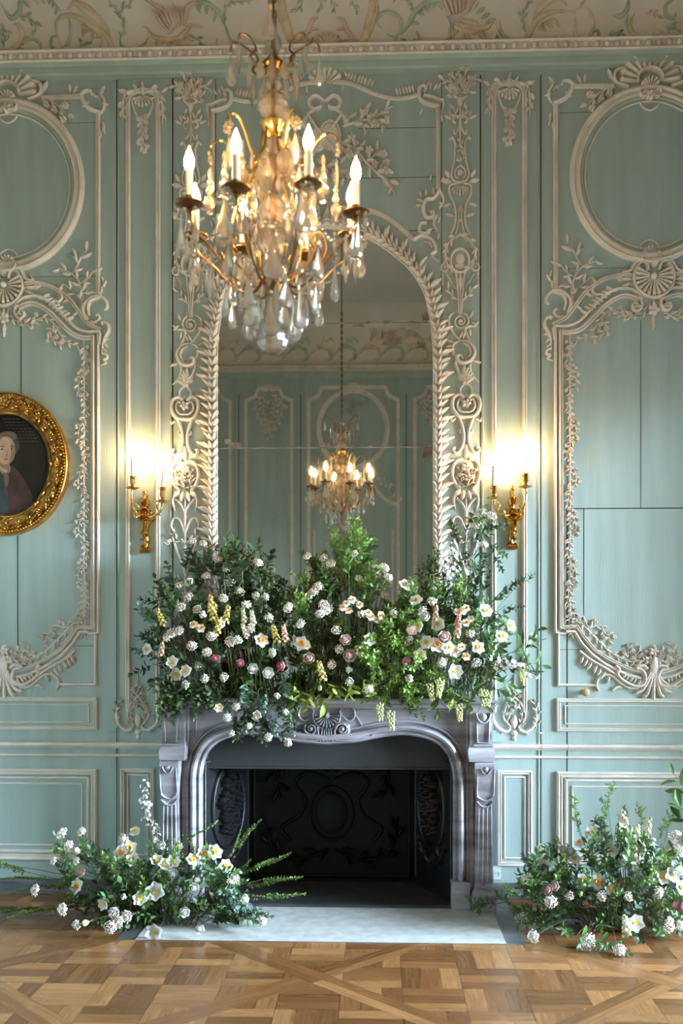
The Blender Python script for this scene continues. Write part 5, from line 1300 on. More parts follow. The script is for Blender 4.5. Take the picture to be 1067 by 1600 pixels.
# upper cage arms and crown arms -----------------------------------
for k in range(6):
    phi = math.radians(5 + 60 * k); m = MB()
    m.tube([pol(.03, phi, zc_(200)), pol(.045, phi, zc_(240)), pol(.09, phi, zc_(258)), pol(.13, phi, zc_(225)), pol(.165, phi, zc_(212)), pol(.195, phi, zc_(222)), pol(.19, phi, zc_(238))], lambda t: .0042 * (1 - .35 * t), 6, 5)
    m.tube([pol(.05, phi, zc_(255)), pol(.10, phi, zc_(300)), pol(.13, phi, zc_(360)), pol(.11, phi, zc_(410)), pol(.04, phi, zc_(435))], .0035, 6, 5)
    a_ = cp(m, 'cage_arm', 'brass')
    hang(ROS, pol(.197, phi, zc_(238)), phi, 'crystal_rosette'); hang(ALM, pol(.192, phi, zc_(250)), phi)
    hang(PEAR_S, pol(.10, phi + .5, zc_(262)), phi + .5); 
    m = MB(); ph = phi + .4; R1 = .155 if k % 2 else .11; zt = 44 if k % 2 else 66
    m.tube([pol(.012, ph, zc_(98)), pol(.04, ph, zc_(112)), pol(.075, ph, zc_(98)), pol(.058, ph, zc_(84)), pol(.07, ph, zc_(72)), pol(R1 - .02, ph, zc_(zt)), pol(R1, ph, zc_(zt + 2)), pol(R1 + .003, ph, zc_(zt + 12))], lambda t: .0042 * (1 - .4 * t), 6, 5)
    cp(m, 'crown_arm', 'bronze'); hang(PEAR_M if k % 2 else ALM, pol(R1 + .003, ph, zc_(zt + 14)), ph)
    hang(PEAR_S, pol(.07, ph + .5, zc_(100)), ph + .5); hang(ALM, pol(.078, ph, zc_(104)), ph)
# dense inner curtain of prisms, rosettes and beads round the stem
PRI = almond(.055, .018, 8)
for k in range(42):
    ph = k * 2.4; py = 245 + 4.1 * k; r = .062 + .035 * ((k * 7) % 5) / 4 + (.02 if py > 330 else 0)
    if k % 3 == 0: hang(ROS, pol(r, ph, zc_(py)), ph, 'crystal_rosette')
    else: hang(PRI, pol(r, ph, zc_(py)), ph, 'crystal_prism')
for k in range(24):
    ph = 2 * PI * k / 24 + .1; r = .235 - .10 * (k % 2); hang(PRI, pol(r, ph, zc_(398 + 26 * (k % 2))), ph, 'crystal_prism')
for k in range(16):
    ph = 2 * PI * k / 16; hang(PRI, pol(.115, ph, zc_(440)), ph, 'crystal_prism')
# a dozen drops round the hub
for k in range(9):
    ph = 2 * PI * k / 9 + .2; hang(PEAR_M if k % 2 else PEAR_L, pol(.062, ph, zc_(470)), ph)
# ================================================================ FLOWERS
mat('leaf_dark', (.062, .105, .042), .42, rand=.35, noise=.25, nscale=30, trans=.12)
mat('leaf_mid', (.085, .17, .045), .42, rand=.35, noise=.2, nscale=30, trans=.2)
mat('leaf_bright', (.17, .27, .055), .45, rand=.3, noise=.2, nscale=30, trans=.3)
mat('leaf_grey', (.12, .19, .14), .5, rand=.3, noise=.2, nscale=30, trans=.12)
mat('leaf_lime', (.30, .36, .08), .45, rand=.2, noise=.2, nscale=30, trans=.3)
mat('stem_green', (.11, .17, .05), .5, rand=.2); mat('twig', (.10, .055, .03), .7, rand=.2)
mat('petal_white', (.84, .82, .77), .5, rand=.06, trans=.2); mat('petal_cream', (.80, .72, .52), .5, rand=.08, trans=.2)
mat('petal_blush', (.84, .66, .60), .5, rand=.08, trans=.2); mat('petal_pink', (.72, .30, .38), .5, rand=.15, trans=.2); mat('petal_peach', (.76, .42, .30), .5, rand=.15, trans=.2)
mat('petal_yellow', (.78, .62, .18), .5, rand=.12, trans=.2); mat('cup_orange', (.86, .38, .03), .5, rand=.15); mat('cup_yellow', (.85, .62, .06), .5, rand=.1)
mat('bud_pink', (.72, .54, .47), .6, rand=.15); mat('bud_white', (.74, .68, .58), .6, rand=.1); mat('petal_green', (.55, .62, .25), .5, rand=.1, trans=.2); mat('bud_lime', (.50, .50, .22), .6, rand=.1)
fr = random.Random(21)
Z0 = Vector((0, 0, 0))
OV = [.12, .75, 1, .72, .06]; LN = [.1, .6, 1, .8, .05]; RD = [.3, .95, 1, .8, .15]
def petal_ring(m, n, L, wd, elev, cup=.3, bend=.3, a0=0, shp=None, z=0, r0=0):
    for k in range(n):
        a = a0 + 2 * PI * k / n
        m.petal(Matrix.Translation((0, 0, z)) @ Matrix.Rotation(a, 4, 'Z') @ Matrix.Translation((r0, 0, 0)) @ Matrix.Rotation(-elev, 4, 'Y'), L, wd, cup, bend=bend, shp=shp)
# every bloom: list of (part name, mesh); origin at the base of the bloom, facing +Z
def bl_daffodil(cup='cup_orange', pet='petal_white', L=.036, wide=.030, cupr=.0105, nm='petals'):
    out = []; m = MB(); petal_ring(m, 3, L, wide, .12, .15, .1, 0, RD); petal_ring(m, 3, L * .96, wide, .2, .15, .1, PI / 3, RD, z=.0012); out.append((nm, m.mesh('petals', pet)))
    c = MB(); c.lathe([(cupr * .5, .001), (cupr * .85, .006), (cupr, .011), (cupr * 1.25, .0125), (cupr * .8, .010), (cupr * .3, .003), (.0005, .003)], 14, None, .08, 7); out.append(('corona', c.mesh('corona', cup))); return out
def bl_open(L=.05, cup='cup_yellow'):
    m = MB(); petal_ring(m, 3, L, L * .8, .35, .35, .5, 0, RD); petal_ring(m, 3, L * .95, L * .75, .25, .3, .3, PI / 3, RD)
    c = MB()
    for k in range(10): a = k * 2.4; c.tube([(0, 0, .004), (.005 * math.cos(a), .005 * math.sin(a), .012), (.009 * math.cos(a), .009 * math.sin(a), .016)], .0017, 4)
    c.ball((0, 0, .008), .006, 8, 5); return [('petals', m.mesh('petals', 'petal_white')), ('stamens', c.mesh('stamens', cup))]
def bl_ranunculus(r=.027, outer='petal_blush', inner=None):
    out = []; m = MB(); k = 0
    for ring, (n, rr, el, z) in enumerate(((6, 1.0, .55, 0), (6, .92, .85, .002), (6, .80, 1.08, .004), (5, .64, 1.25, .007), (5, .46, 1.4, .010))):
        petal_ring(m, n, r * 1.28 * (1 - .06 * ring), r * 1.15 * rr, el, .55, .9, ring * .55, RD, z, r * .12 * rr)
    out.append(('petals', m.mesh('petals', outer)))
    c = MB(); petal_ring(c, 5, r * .8, r * .5, 1.35, .6, 1.2, .3, RD, .012); c.ball((0, 0, r * .62), r * .22, 8, 5); out.append(('centre', c.mesh('centre', inner or outer))); return out
def bl_tulip(r=.022, mt='petal_white'):
    m = MB(); petal_ring(m, 3, r * 2.1, r * 1.5, .95, .55, .9, 0, OV); petal_ring(m, 3, r * 2, r * 1.5, 1.15, .55, .7, PI / 3, OV); return [('petals', m.mesh('petals', mt))]
def bl_viburnum(r=.025, a='bud_white', n=54):
    m = MB(); m2 = MB(); q_ = random.Random(n)
    for k in range(n):
        t = (k + .5) / n; th = math.acos(1 - t * .95); ph = k * 2.4; p = Vector((math.sin(th) * math.cos(ph), math.sin(th) * math.sin(ph), math.cos(th) * .75)) * r * (.85 + .3 * q_.random())
        if q_.random() < .3:
            M = Matrix.Translation(p) @ align(p); 
            for j in range(5): m.petal(M @ Matrix.Rotation(j * 1.257, 4, 'Z'), .0052, .005, .1, shp=[.4, 1, .5], bend=.2)
        else: (m if q_.random() < .55 else m2).ball(p, .0030 + .0012 * q_.random(), 6, 4)
        if k % 5 == 0: m2.tube([(0, 0, -.012), p * .9], .0008, 3)
    return [('florets', m.mesh('florets', a)), ('buds', m2.mesh('buds', 'bud_pink'))]
def bl_spike(L=.08, r=.014, mt='petal_yellow', n=26, fs=.008):
    m = MB(); q_ = random.Random(3)
    for k in range(n):
        t = k / n; a = k * 2.4; rr = r * (1 - .55 * t); p = Vector((math.cos(a) * rr, math.sin(a) * rr, L * t)); M = Matrix.Translation(p) @ align(Vector((math.cos(a), math.sin(a), .5)))
        for j in range(5): m.petal(M @ Matrix.Rotation(j * 1.257 + k, 4, 'Z'), fs * (1 - .3 * t), fs * .8, .2, shp=[.4, 1, .8, .2], bend=.3)
    s_ = MB(); s_.tube([(0, 0, -.01), (0, 0, L)], .002, 5); return [('florets', m.mesh('florets', mt)), ('spike_stem', s_.mesh('stem', 'stem_green'))]
def bl_blossom(L=.13, mt='petal_white', n=20, spread=.018, fs=.009):
    m = MB(); s_ = MB(); q_ = random.Random(8); s_.tube([(0, 0, 0), (.006, 0, L * .5), (0, .004, L)], .0016, 4, 4)
    for k in range(n):
        t = (k + .3) / n; p = Vector((q_.uniform(-1, 1) * spread, q_.uniform(-1, 1) * spread, L * t)); s_.tube([(0, 0, L * t - .01), p], .0007, 3)
        M = Matrix.Translation(p) @ align(Vector((p.x, p.y, .01)))
        for j in range(5): m.petal(M @ Matrix.Rotation(j * 1.257, 4, 'Z'), fs, fs * .8, .25, shp=[.35, 1, .9, .3], bend=.4)
    return [('florets', m.mesh('florets', mt)), ('twig', s_.mesh('twig', 'twig'))]
def bl_pieris(L=.07):
    m = MB(); q_ = random.Random(5)
    for k in range(34):
        t = k / 34; a = k * 2.4; rr = .011 * (1 - .6 * t) + .003; m.ball((math.cos(a) * rr, math.sin(a) * rr, L * t), .0042, 6, 4, (1, 1, 1.3))
    return [('florets', m.mesh('florets', 'bud_lime'))]
def sprig_mesh(kind, seed):
    """leafy twig along +Z; returns (leaves mesh, twig mesh)"""
    q_ = random.Random(seed); m = MB(); t_ = MB()
    P_ = dict(dark=(.15, 14, .064, .038, OV, .25), mid=(.16, 16, .060, .026, LN, .3), bright=(.15, 34, .026, .015, OV, .3), grey=(.13, 14, .045, .034, RD, .2),
              laurel=(.17, 7, .125, .050, LN, .15), lime=(.09, 7, .080, .042, OV, .4), fern=(.25, 70, .026, .016, OV, .4), tiny=(.14, 30, .024, .017, RD, .3))[kind]
    Ls, n, ll, lw, shp, bend = P_; cvx, cvy = q_.uniform(-.25, .25), q_.uniform(-.25, .25)
    pos = lambda t: Vector((cvx * Ls * t * t, cvy * Ls * t * t, Ls * t))
    t_.tube([pos(i / 6) for i in range(7)], lambda t: .0020 - .0012 * t, 4)
    subs = [(pos, 1.0, Z0)]
    for k in range(n):
        t = (k + .6) / n; a = k * 2.4 if kind != 'fern' else k * PI + q_.uniform(-.5, .5)
        if kind in ('bright', 'tiny') and k % 3 == 0 and t > .2:      # little side twigs
            d = Vector((math.cos(a), math.sin(a), .9)).normalized(); p0 = pos(t); Lq = .05 * q_.uniform(.6, 1.2); t_.tube([p0, p0 + d * Lq], .0008, 3)
            for j in range(5): m.petal(Matrix.Translation(p0 + d * Lq * (j + 1) / 5) @ align(d, j * 2.4) @ Matrix.Rotation(-.6, 4, 'Y'), ll, lw, .2, shp=shp, bend=bend)
            continue
        s_ = q_.uniform(.75, 1.2) * (1 - .35 * t if kind != 'lime' else 1); el = q_.uniform(.25, .8) + (.45 if t > .85 else 0)
        if k == n - 1: el = 1.35
        M = Matrix.Translation(pos(t)) @ Matrix.Rotation(a, 4, 'Z') @ Matrix.Rotation(-el, 4, 'Y') @ Matrix.Rotation(q_.uniform(-.5, .5), 4, 'X')
        m.petal(M, ll * s_, lw * s_, q_.uniform(.1, .4), shp=shp, bend=q_.uniform(-.7, .5))
    mt = dict(dark='leaf_dark', mid='leaf_mid', bright='leaf_bright', grey='leaf_grey', laurel='leaf_mid', lime='leaf_lime', fern='leaf_bright', tiny='leaf_mid')[kind]
    tw = 'twig' if kind in ('dark', 'tiny', 'fern') else 'stem_green'
    return (m.mesh('leaves', mt), t_.mesh('twig', tw), tw, Ls)
SPR = {k: [sprig_mesh(k, i * 7 + 1) for i in range(4)] for k in ('dark', 'mid', 'bright', 'grey', 'laurel', 'lime', 'fern', 'tiny')}
BL = dict(daff=bl_daffodil(), daffy=bl_daffodil('cup_yellow'), paper=bl_daffodil('cup_orange', 'petal_white', .021, .019, .0062), cream=bl_daffodil('petal_yellow', 'petal_white', .032, .032, .009), open=bl_open(), hell=bl_open(.036, 'cup_yellow'),
          ran_blush=bl_ranunculus(.029, 'petal_blush', 'petal_blush'), ran_white=bl_ranunculus(.027, 'petal_white', 'petal_cream'), ran_pink=bl_ranunculus(.022, 'petal_pink', 'petal_pink'),
          tulip=bl_tulip(), ghell=bl_tulip(.018, 'petal_green'), vib=bl_viburnum(), vibw=bl_viburnum(.032, 'petal_white', 55), vibs=bl_viburnum(.019, 'bud_white', 28),
          yel=bl_spike(), peach=bl_spike(.075, .013, 'petal_peach'), cstock=bl_spike(.09, .016, 'petal_cream', 30, .010), spike=bl_blossom(), spikes=bl_blossom(.09, 'petal_white', 16, .015, .0075), pier=bl_pieris())
KIND = dict(  # object name, label head, category
    daff=('daffodil', 'white daffodil with orange cup', 'flower'), daffy=('daffodil', 'white daffodil with yellow cup', 'flower'), paper=('narcissus', 'small white narcissus with orange cup', 'flower'), cream=('double_narcissus', 'creamy white narcissus', 'flower'),
    open=('anemone', 'large open white flower with yellow stamens', 'flower'), hell=('hellebore', 'smaller open white flower with yellow stamens', 'flower'), ran_blush=('ranunculus', 'blush pink ranunculus', 'flower'), ran_white=('ranunculus', 'white ranunculus', 'flower'),
    ran_pink=('ranunculus', 'deeper pink ranunculus', 'flower'), tulip=('tulip', 'closed white tulip', 'flower'), ghell=('hellebore', 'greenish yellow nodding hellebore', 'flower'), vib=('viburnum_cluster', 'pinkish white viburnum flower cluster', 'flower cluster'),
    vibw=('viburnum_cluster', 'full white viburnum flower cluster', 'flower cluster'), vibs=('viburnum_cluster', 'small budding viburnum cluster', 'flower cluster'), yel=('yellow_stock', 'yellow stock flower spike', 'flower'), peach=('peach_stock', 'peach pink stock flower spike', 'flower'),
    cstock=('white_stock', 'cream stock flower spike', 'flower'), spike=('blossom_spray', 'upright white blossom spray', 'blossom'), spikes=('blossom_spray', 'short white blossom spray', 'blossom'), pier=('pieris_tassel', 'drooping greenish pieris tassel', 'blossom'))
LEAFK = dict(dark=('viburnum_sprig', 'dark green viburnum leaf sprig'), mid=('leafy_sprig', 'mid green sprig of narrow leaves'), bright=('spirea_sprig', 'bright green sprig of tiny leaves'), grey=('eucalyptus_sprig', 'grey green sprig of rounded leaves'),
             laurel=('laurel_sprig', 'sprig of large glossy laurel leaves'), lime=('hellebore_sprig', 'yellow green cluster of broad leaves'), fern=('spirea_branch', 'arching bright green feathery branch'), tiny=('myrtle_sprig', 'fine twig of tiny green leaves'))
PLACED = []
def put(kind, pos, d, root, zone, scale=1.0, roll=None, leaf=False):
    """root: where the stem starts; pos: base of the bloom or of the leafy part; d: facing"""
    pos, d, root = Vector(pos), Vector(d).normalized(), Vector(root)
    nm = (LEAFK if leaf else KIND)[kind][0]; t = empty(nm, root); roll = fr.random() * 6.3 if roll is None else roll
    M = Matrix.Translation(pos - root) @ align(d, roll) @ Matrix.Scale(scale, 4)
    if leaf:
        lv, tw, smat, Ls = fr.choice(SPR[kind]); part('leaves', lv, t, M); part('twig', tw, t, M)
    else:
        for n_, me_ in BL[kind]: part(n_, me_, t, M)
        smat = 'twig' if kind in ('vib', 'vibs', 'vibw', 'spike', 'spikes', 'pier') else 'stem_green'
    Ld = (pos - root).length
    if Ld > .012:
        s_ = MB(); a = Z0; b_ = pos - root; mid = (a + b_) * .5 + Vector((0, 0, .12 * Ld)) - d * Ld * .18
        s_.tube([a, mid, b_ - d * min(.02, Ld * .2), b_], lambda q: .0019 - .0007 * q, 5, 4); part('stem', s_.mesh('stem', smat), t)
    PLACED.append((t, kind, zone, pos.copy(), leaf)); return t
def inpoly(x, y, P_):
    c = False; n = len(P_)
    for i in range(n):
        x1, y1 = P_[i]; x2, y2 = P_[(i + 1) % n]
        if (y1 > y) != (y2 > y) and x < (x2 - x1) * (y - y1) / (y2 - y1) + x1: c = not c
    return c
def fill(zone, poly, n, kinds, depth, centre, rootf, out=.8, cam=.5, jit=.5, sc=(.8, 1.15), up=.2):
    x0, x1 = min(p[0] for p in poly), max(p[0] for p in poly); y0_, y1 = min(p[1] for p in poly), max(p[1] for p in poly); k = 0; ks = [a for a, w_ in kinds for _ in range(w_)]; tries = 0
    while k < n and tries < 5000:
        tries += 1; px, py = fr.uniform(x0, x1), fr.uniform(y0_, y1)
        if not inpoly(px, py, poly): continue
        y = fr.uniform(*depth); p = U(px, py, y); cpx, cpy = centre(px, py) if callable(centre) else centre; c = U(cpx, cpy, y)
        o_ = (p - c); o_.y = 0; o_ = o_.normalized() if o_.length > .01 else Vector((0, 0, 1))
        d = o_ * out + Vector((0, -cam * fr.random(), up)) + Vector((fr.uniform(-jit, jit), fr.uniform(-jit, jit) * .6, fr.uniform(-jit, jit))); d.normalize()
        s_ = fr.uniform(*sc); kind = fr.choice(ks); Ls = SPR[kind][0][3] * s_
        pos = p - d * Ls * .55; pos.y = min(pos.y, -.05)
        put(kind, pos, d, rootf(pos), zone, s_, leaf=True); k += 1

# ---- on the mantel ------------------------------------------------------------------
SH = ZS + .046
def mroot(p):
    return (max(-.88, min(.88, p.x * .9)), max(-.33, min(-.08, p.y + .08)), SH)
left_p = [(240, 1060), (218, 960), (262, 900), (268, 850), (300, 842), (335, 862), (378, 856), (410, 885), (430, 930), (450, 960), (455, 1030), (440, 1085), (330, 1095), (262, 1105)]
mid_p = [(440, 960), (472, 900), (480, 880), (515, 862), (548, 845), (580, 870), (605, 895), (622, 935), (650, 935), (650, 1010), (648, 1085), (560, 1090), (450, 1085)]
right_p = [(640, 930), (665, 915), (690, 900), (712, 895), (735, 900), (760, 930), (776, 975), (795, 1010), (790, 1050), (762, 1075), (700, 1085), (640, 1085)]
trail_p = [(345, 1085), (450, 1075), (462, 1110), (455, 1165), (420, 1160), (398, 1130), (375, 1150), (350, 1130)]
trail2_p = [(250, 1060), (335, 1080), (325, 1105), (275, 1115), (258, 1130), (246, 1100)]
DM = (-.40, -.10)
fill('left', left_p, 135, [('dark', 6), ('grey', 2), ('mid', 3), ('tiny', 1)], DM, lambda x, y: (330, 1040), mroot)
fill('mid', mid_p, 92, [('dark', 3), ('mid', 3), ('bright', 3), ('tiny', 1), ('grey', 1)], DM, lambda x, y: (x * .4 + 550 * .6, 1080), mroot)
fill('right', right_p, 80, [('mid', 5), ('dark', 2), ('bright', 1), ('tiny', 1)], DM, lambda x, y: (700, 1070), mroot)
fill('trail', trail_p, 34, [('grey', 3), ('dark', 3)], (-.47, -.42), lambda x, y: (x - 10, 1040), lambda p: (p.x * .9, -.34, SH), out=.9, up=-.1, sc=(.6, .9))
fill('trail', trail2_p, 24, [('dark', 3), ('mid', 1)], (-.46, -.42), lambda x, y: (x + 20, 1040), lambda p: (max(-.88, p.x * .93), -.34, SH), out=.9, up=-.1, sc=(.6, .9))
# bright green plume in the middle and bright mass right of centre
fill('plume', [(520, 880), (535, 835), (548, 812), (560, 835), (580, 868), (575, 930), (530, 930)], 22, [('bright', 5), ('fern', 1)], (-.36, -.2), (548, 1000), mroot, jit=.3)
fill('frontgreen', [(575, 975), (650, 970), (660, 1080), (600, 1100), (575, 1060)], 26, [('bright', 1)], (-.46, -.40), (615, 1030), lambda p: (p.x * .95, -.33, SH), cam=.9)
for px, py, k, dx, dz in ((456, 1075, 'lime', -.1, -1), (470, 1080, 'lime', .1, -1), (500, 1085, 'lime', .2, -1), (490, 1080, 'lime', -.3, -1), (548, 1065, 'lime', .2, -.8), (565, 1060, 'lime', .5, -.7), (533, 1070, 'lime', -.4, -.7), (700, 1070, 'mid', .1, -1), (715, 1078, 'mid', .3, -1), (735, 1075, 'laurel', .8, -.6), (690, 1075, 'laurel', -.3, -1), (600, 1085, 'mid', .2, -1), (625, 1085, 'mid', .5, -.9), (640, 1090, 'mid', .8, -.7), (706, 1075, 'lime', 0, -1), (722, 1080, 'lime', .3, -1)):
    put(k, U(px, py, -.42), (dx, -.45, dz), (W(px, py)[0] * .92, -.33, SH), 'edge', .8, leaf=True)
# climbing sprays at the right
for pts, kk in ((((738, 1000), (722, 900), (728, 830)), None),): pass
CB = [((705, 1060), (708, 960), (706, 870)), ((735, 1050), (728, 940), (722, 870)), ((720, 1040), (750, 940), (765, 880))]
for i, (px, py, dx, dz, k, s_) in enumerate(((716, 850, -.2, .9, 'dark', .8), (728, 832, .2, .9, 'dark', .8), (742, 822, .5, .6, 'mid', .7), (758, 828, .8, .4, 'dark', .8), (735, 845, .9, .3, 'dark', .8), (722, 838, -.8, .5, 'mid', .6), (748, 838, .4, .8, 'dark', .7), (765, 850, .7, -.5, 'dark', .7), (772, 868, .5, -.8, 'dark', .6), (748, 862, .3, -.9, 'dark', .7), (730, 860, -.3, -.9, 'dark', .6), (755, 845, -.2, .9, 'mid', .7), (745, 815, .9, .3, 'dark', .6),
        (712, 900, -.2, .9, 'tiny', .9), (745, 905, .3, .9, 'dark', .8), (770, 940, .8, .6, 'dark', .7), (785, 925, .9, .5, 'dark', .7), (800, 912, .9, .4, 'dark', .6), (815, 908, .7, .6, 'dark', .5), (790, 950, .9, -.1, 'dark', .6), (755, 925, .2, .8, 'dark', .7), (690, 905, -.3, .9, 'mid', .8), (665, 905, -.2, 1, 'mid', .7), (680, 895, .0, 1, 'tiny', .8))):
    put(k, U(px, py, -.20 - .05 * (i % 3)), (dx, -.3, dz), (U(725, 1050, -.2).x + .02 * (i % 5 - 2), -.2 - .02 * (i % 4), SH), 'climb', s_, leaf=True)
for px, py, dx, dz, s_ in ((800, 1020, 1, .25, .9), (806, 1030, 1, -.3, .85), (790, 1040, 1, -.1, .8), (770, 1060, 1, -.25, .8), (775, 1075, .8, -.6, .6), (815, 1010, .9, .55, .7)):
    put('laurel', U(px, py, -.3), (dx, -.25, dz), (U(740, 1070, -.3).x, -.3, SH), 'rightend', s_, leaf=True)
for px, py, dx, dz in ((262, 965, -1, .2), (240, 1020, -1, 0), (236, 1040, -1, -.4), (250, 945, -1, .5), (255, 985, -1, -.2)):
    put('dark', U(px, py, -.25), (dx, -.2, dz), (-.84, -.22, SH), 'left', .75, leaf=True)
for px, py, tx, tz in ((428, 960, .16, 1), (434, 965, .4, 1), (424, 950, -.1, 1)):
    t = put('tiny', U(px, py, -.25), (tx, 0, tz), (U(px, py, -.25).x, -.2, SH), 'left', .9, leaf=True)
mblooms = dict(
    hell=[(271, 1035), (293, 1048), (279, 1052)],
    vib=[(295, 910), (295, 933), (283, 949), (308, 952), (280, 986), (300, 1009), (323, 1019), (359, 1003), (330, 994), (354, 888), (360, 910), (349, 935), (401, 932), (414, 933), (403, 880), (391, 982), (451, 950), (497, 917), (500, 959), (512, 952), (586, 890), (607, 903), (553, 866), (509, 955), (518, 1038), (576, 1077), (261, 996), (374, 925), (490, 925), (505, 945), (600, 888)],
    vibs=[(310, 1041), (300, 846), (318, 850), (483, 932), (480, 870), (506, 872), (517, 882), (516, 880), (546, 1065), (756, 852), (742, 822), (262, 848), (375, 872), (566, 960), (640, 1000), (340, 875), (322, 900), (280, 915), (268, 990), (345, 975), (372, 1000), (385, 945), (420, 965), (426, 1020), (290, 1070), (320, 1060), (350, 1058), (470, 975), (525, 985), (530, 1015), (600, 930), (615, 960), (560, 905), (660, 955), (675, 940), (735, 990), (745, 1035), (690, 1035), (640, 1060)],
    vibw=[(767, 808), (749, 803)],
    yel=[(256, 966), (333, 960), (352, 962), (339, 980), (433, 992), (330, 945), (505, 1050)], cstock=[(382, 962), (396, 965), (386, 985)], peach=[(251, 1013), (680, 958), (714, 982), (713, 968), (446, 990)],
    tulip=[(320, 964), (542, 1047), (632, 918)], daff=[(577, 1000), (566, 1017), (472, 1006), (408, 1001), (746, 1012), (682, 1008), (657, 1024)],
    paper=[(303, 977), (314, 982), (541, 944), (550, 938), (536, 950), (562, 946), (580, 965), (589, 970), (575, 958), (595, 962), (728, 951), (722, 956), (728, 974), (735, 968), (721, 1011), (728, 1026), (480, 1010), (545, 955), (715, 957)],
    cream=[(758, 955), (797, 978), (783, 994), (646, 922), (650, 939), (633, 915), (667, 1004), (653, 979), (685, 976), (231, 1015), (711, 1018), (700, 1012)], open=[(710, 1049)],
    ran_pink=[(374, 1036), (443, 1040), (337, 1030), (631, 1035)], ran_white=[(391, 1043), (666, 968), (415, 1052)], ran_blush=[(485, 1031), (543, 1024), (637, 986), (694, 1001), (540, 1004)],
    spikes=[(763, 1030), (780, 1030), (797, 1038), (808, 1046), (774, 1042), (717, 915), (728, 900)], spike=[(700, 915), (705, 900), (712, 890)],
    pier=[(593, 1100), (610, 1112), (689, 1062), (671, 1068), (717, 1100), (763, 1082), (757, 1078), (817, 1040)], ghell=[(460, 1072), (500, 1070)])
def face(px, py, cpx, cpy, up=.25, cam=1.0):
    return Vector(((px - cpx) / 160 + fr.uniform(-.25, .25), -cam, (cpy - py) / 170 + up + fr.uniform(-.2, .2)))
for kind, lst in mblooms.items():
    for px, py in lst:
        high = py < 935; y = -.33 if high else -.44; y += fr.uniform(-.02, .03)
        if 700 < px and py < 870: y = -.30
        d = face(px, py, 520 if 420 < px < 640 else (330 if px <= 420 else 710), 1010)
        if kind == 'pier': d = Vector((fr.uniform(-.2, .2), -.2, -1)); y = -.46
        if kind in ('spike', 'spikes', 'yel', 'peach', 'cstock'): d = Vector((fr.uniform(-.3, .3), -.55, 1))
        if kind == 'spikes' and px > 755: d = Vector((1, -.4, -.1 + fr.uniform(-.3, .3)))
        if kind == 'ghell': d = Vector((0, -.6, -.7))
        p = U(px, py, y); s_ = {'daff': 1.2, 'paper': 1.2, 'cream': 1.2, 'ran_blush': 1.45, 'ran_white': 1.35, 'ran_pink': 1.3, 'tulip': 1.3, 'vibs': 1.2, 'hell': 1.25, 'open': 1.1, 'pier': 1.3, 'yel': 1.3, 'peach': 1.2, 'spikes': 1.3, 'spike': 1.2}.get(kind, 1.0) * fr.uniform(.92, 1.1)
        if kind in ('yel', 'peach', 'cstock'): p.z -= .035
        put(kind, p, d, (max(-.86, min(.86, p.x * .93)), -.30, SH), 'mantel', s_)
for px, py, k in ((369, 1104, 'vib'), (355, 1121, 'vib'), (389, 1134, 'vibs'), (362, 1146, 'vibs'), (419, 1152, 'vib'), (450, 1160, 'vib'), (446, 1112, 'vibs'), (433, 1087, 'vibs'), (342, 1105, 'hell'), (403, 1116, 'hell')):
    put(k, U(px, py, -.485), (fr.uniform(-.2, .2), -1, -.2), (U(px, py, -.3).x * .95, -.34, SH), 'trailing', .85)

# ---- on the floor, left and right ------------------------------------------------------
lf = [(85, 1400), (92, 1320), (130, 1305), (175, 1335), (225, 1320), (265, 1330), (330, 1340), (370, 1360), (385, 1420), (370, 1440), (310, 1445), (240, 1455), (170, 1450), (120, 1430)]
LR = Vector((-.80, -.55, .01)); RR = Vector((1.62, -.55, .01))
def lroot(p): return (LR.x + (p.x - LR.x) * .35, -.56 + fr.uniform(-.1, .06), .012)
def rroot(p): return (RR.x + (p.x - RR.x) * .5, -.56 + fr.uniform(-.1, .06), .012)
def safe(zone_fn): return zone_fn
fill('floorleft', lf, 125, [('dark', 3), ('mid', 3), ('grey', 1), ('tiny', 3), ('bright', 2)], (-.72, -.42), lambda x, y: (x * .35 + 235 * .65, 1430), lroot, sc=(.7, 1.0))
fill('floorleftgrey', [(330, 1395), (400, 1400), (410, 1430), (370, 1445), (335, 1435)], 16, [('grey', 4), ('dark', 1)], (-.74, -.62), (320, 1420), lroot, sc=(.6, .9), up=0)
rf = [(815, 1400), (830, 1345), (870, 1325), (930, 1310), (985, 1310), (1040, 1315), (1080, 1330), (1090, 1400), (1075, 1445), (1000, 1455), (900, 1455), (840, 1450), (822, 1430)]
fill('floorright', rf, 130, [('mid', 4), ('dark', 2), ('tiny', 3), ('bright', 2), ('grey', 1)], (-.72, -.42), lambda x, y: (x * .45 + 950 * .55, 1430), rroot, sc=(.7, 1.0))
def lay(k, px, py, h, d, root, zone, s_=.9): p = UF(px, py, h); put(k, p, d, root, zone, s_, leaf=True)
for px, py, d in ((70, 1375, (-1, -.1, .25)), (40, 1362, (-1, 0, .25)), (90, 1385, (-1, -.1, .1)), (60, 1418, (-1, -.2, .0)), (30, 1420, (-1, 0, .0)), (95, 1420, (-1, -.2, .02)), (5, 1350, (-1, 0, .2))):
    p = U(px, py, -.5); p.z = max(p.z, .02); put('fern', p, d, lroot(p), 'leftspray', 1.0, leaf=True)
for px, py, d in ((350, 1350, (.6, 0, .75)), (370, 1325, (.5, 0, .8)), (375, 1365, (.9, 0, .35)), (395, 1355, (1, 0, .25)), (385, 1385, (1, 0, .15)), (410, 1375, (1, 0, .1)), (370, 1400, (1, -.1, .0)), (415, 1400, (1, -.1, .02)), (285, 1310, (.9, 0, .2)), (345, 1385, (.8, -.1, .5))):
    p = U(px, py, -.5); p.z = max(p.z, .02); put('fern', p, d, lroot(p), 'leftspray', .8, leaf=True)
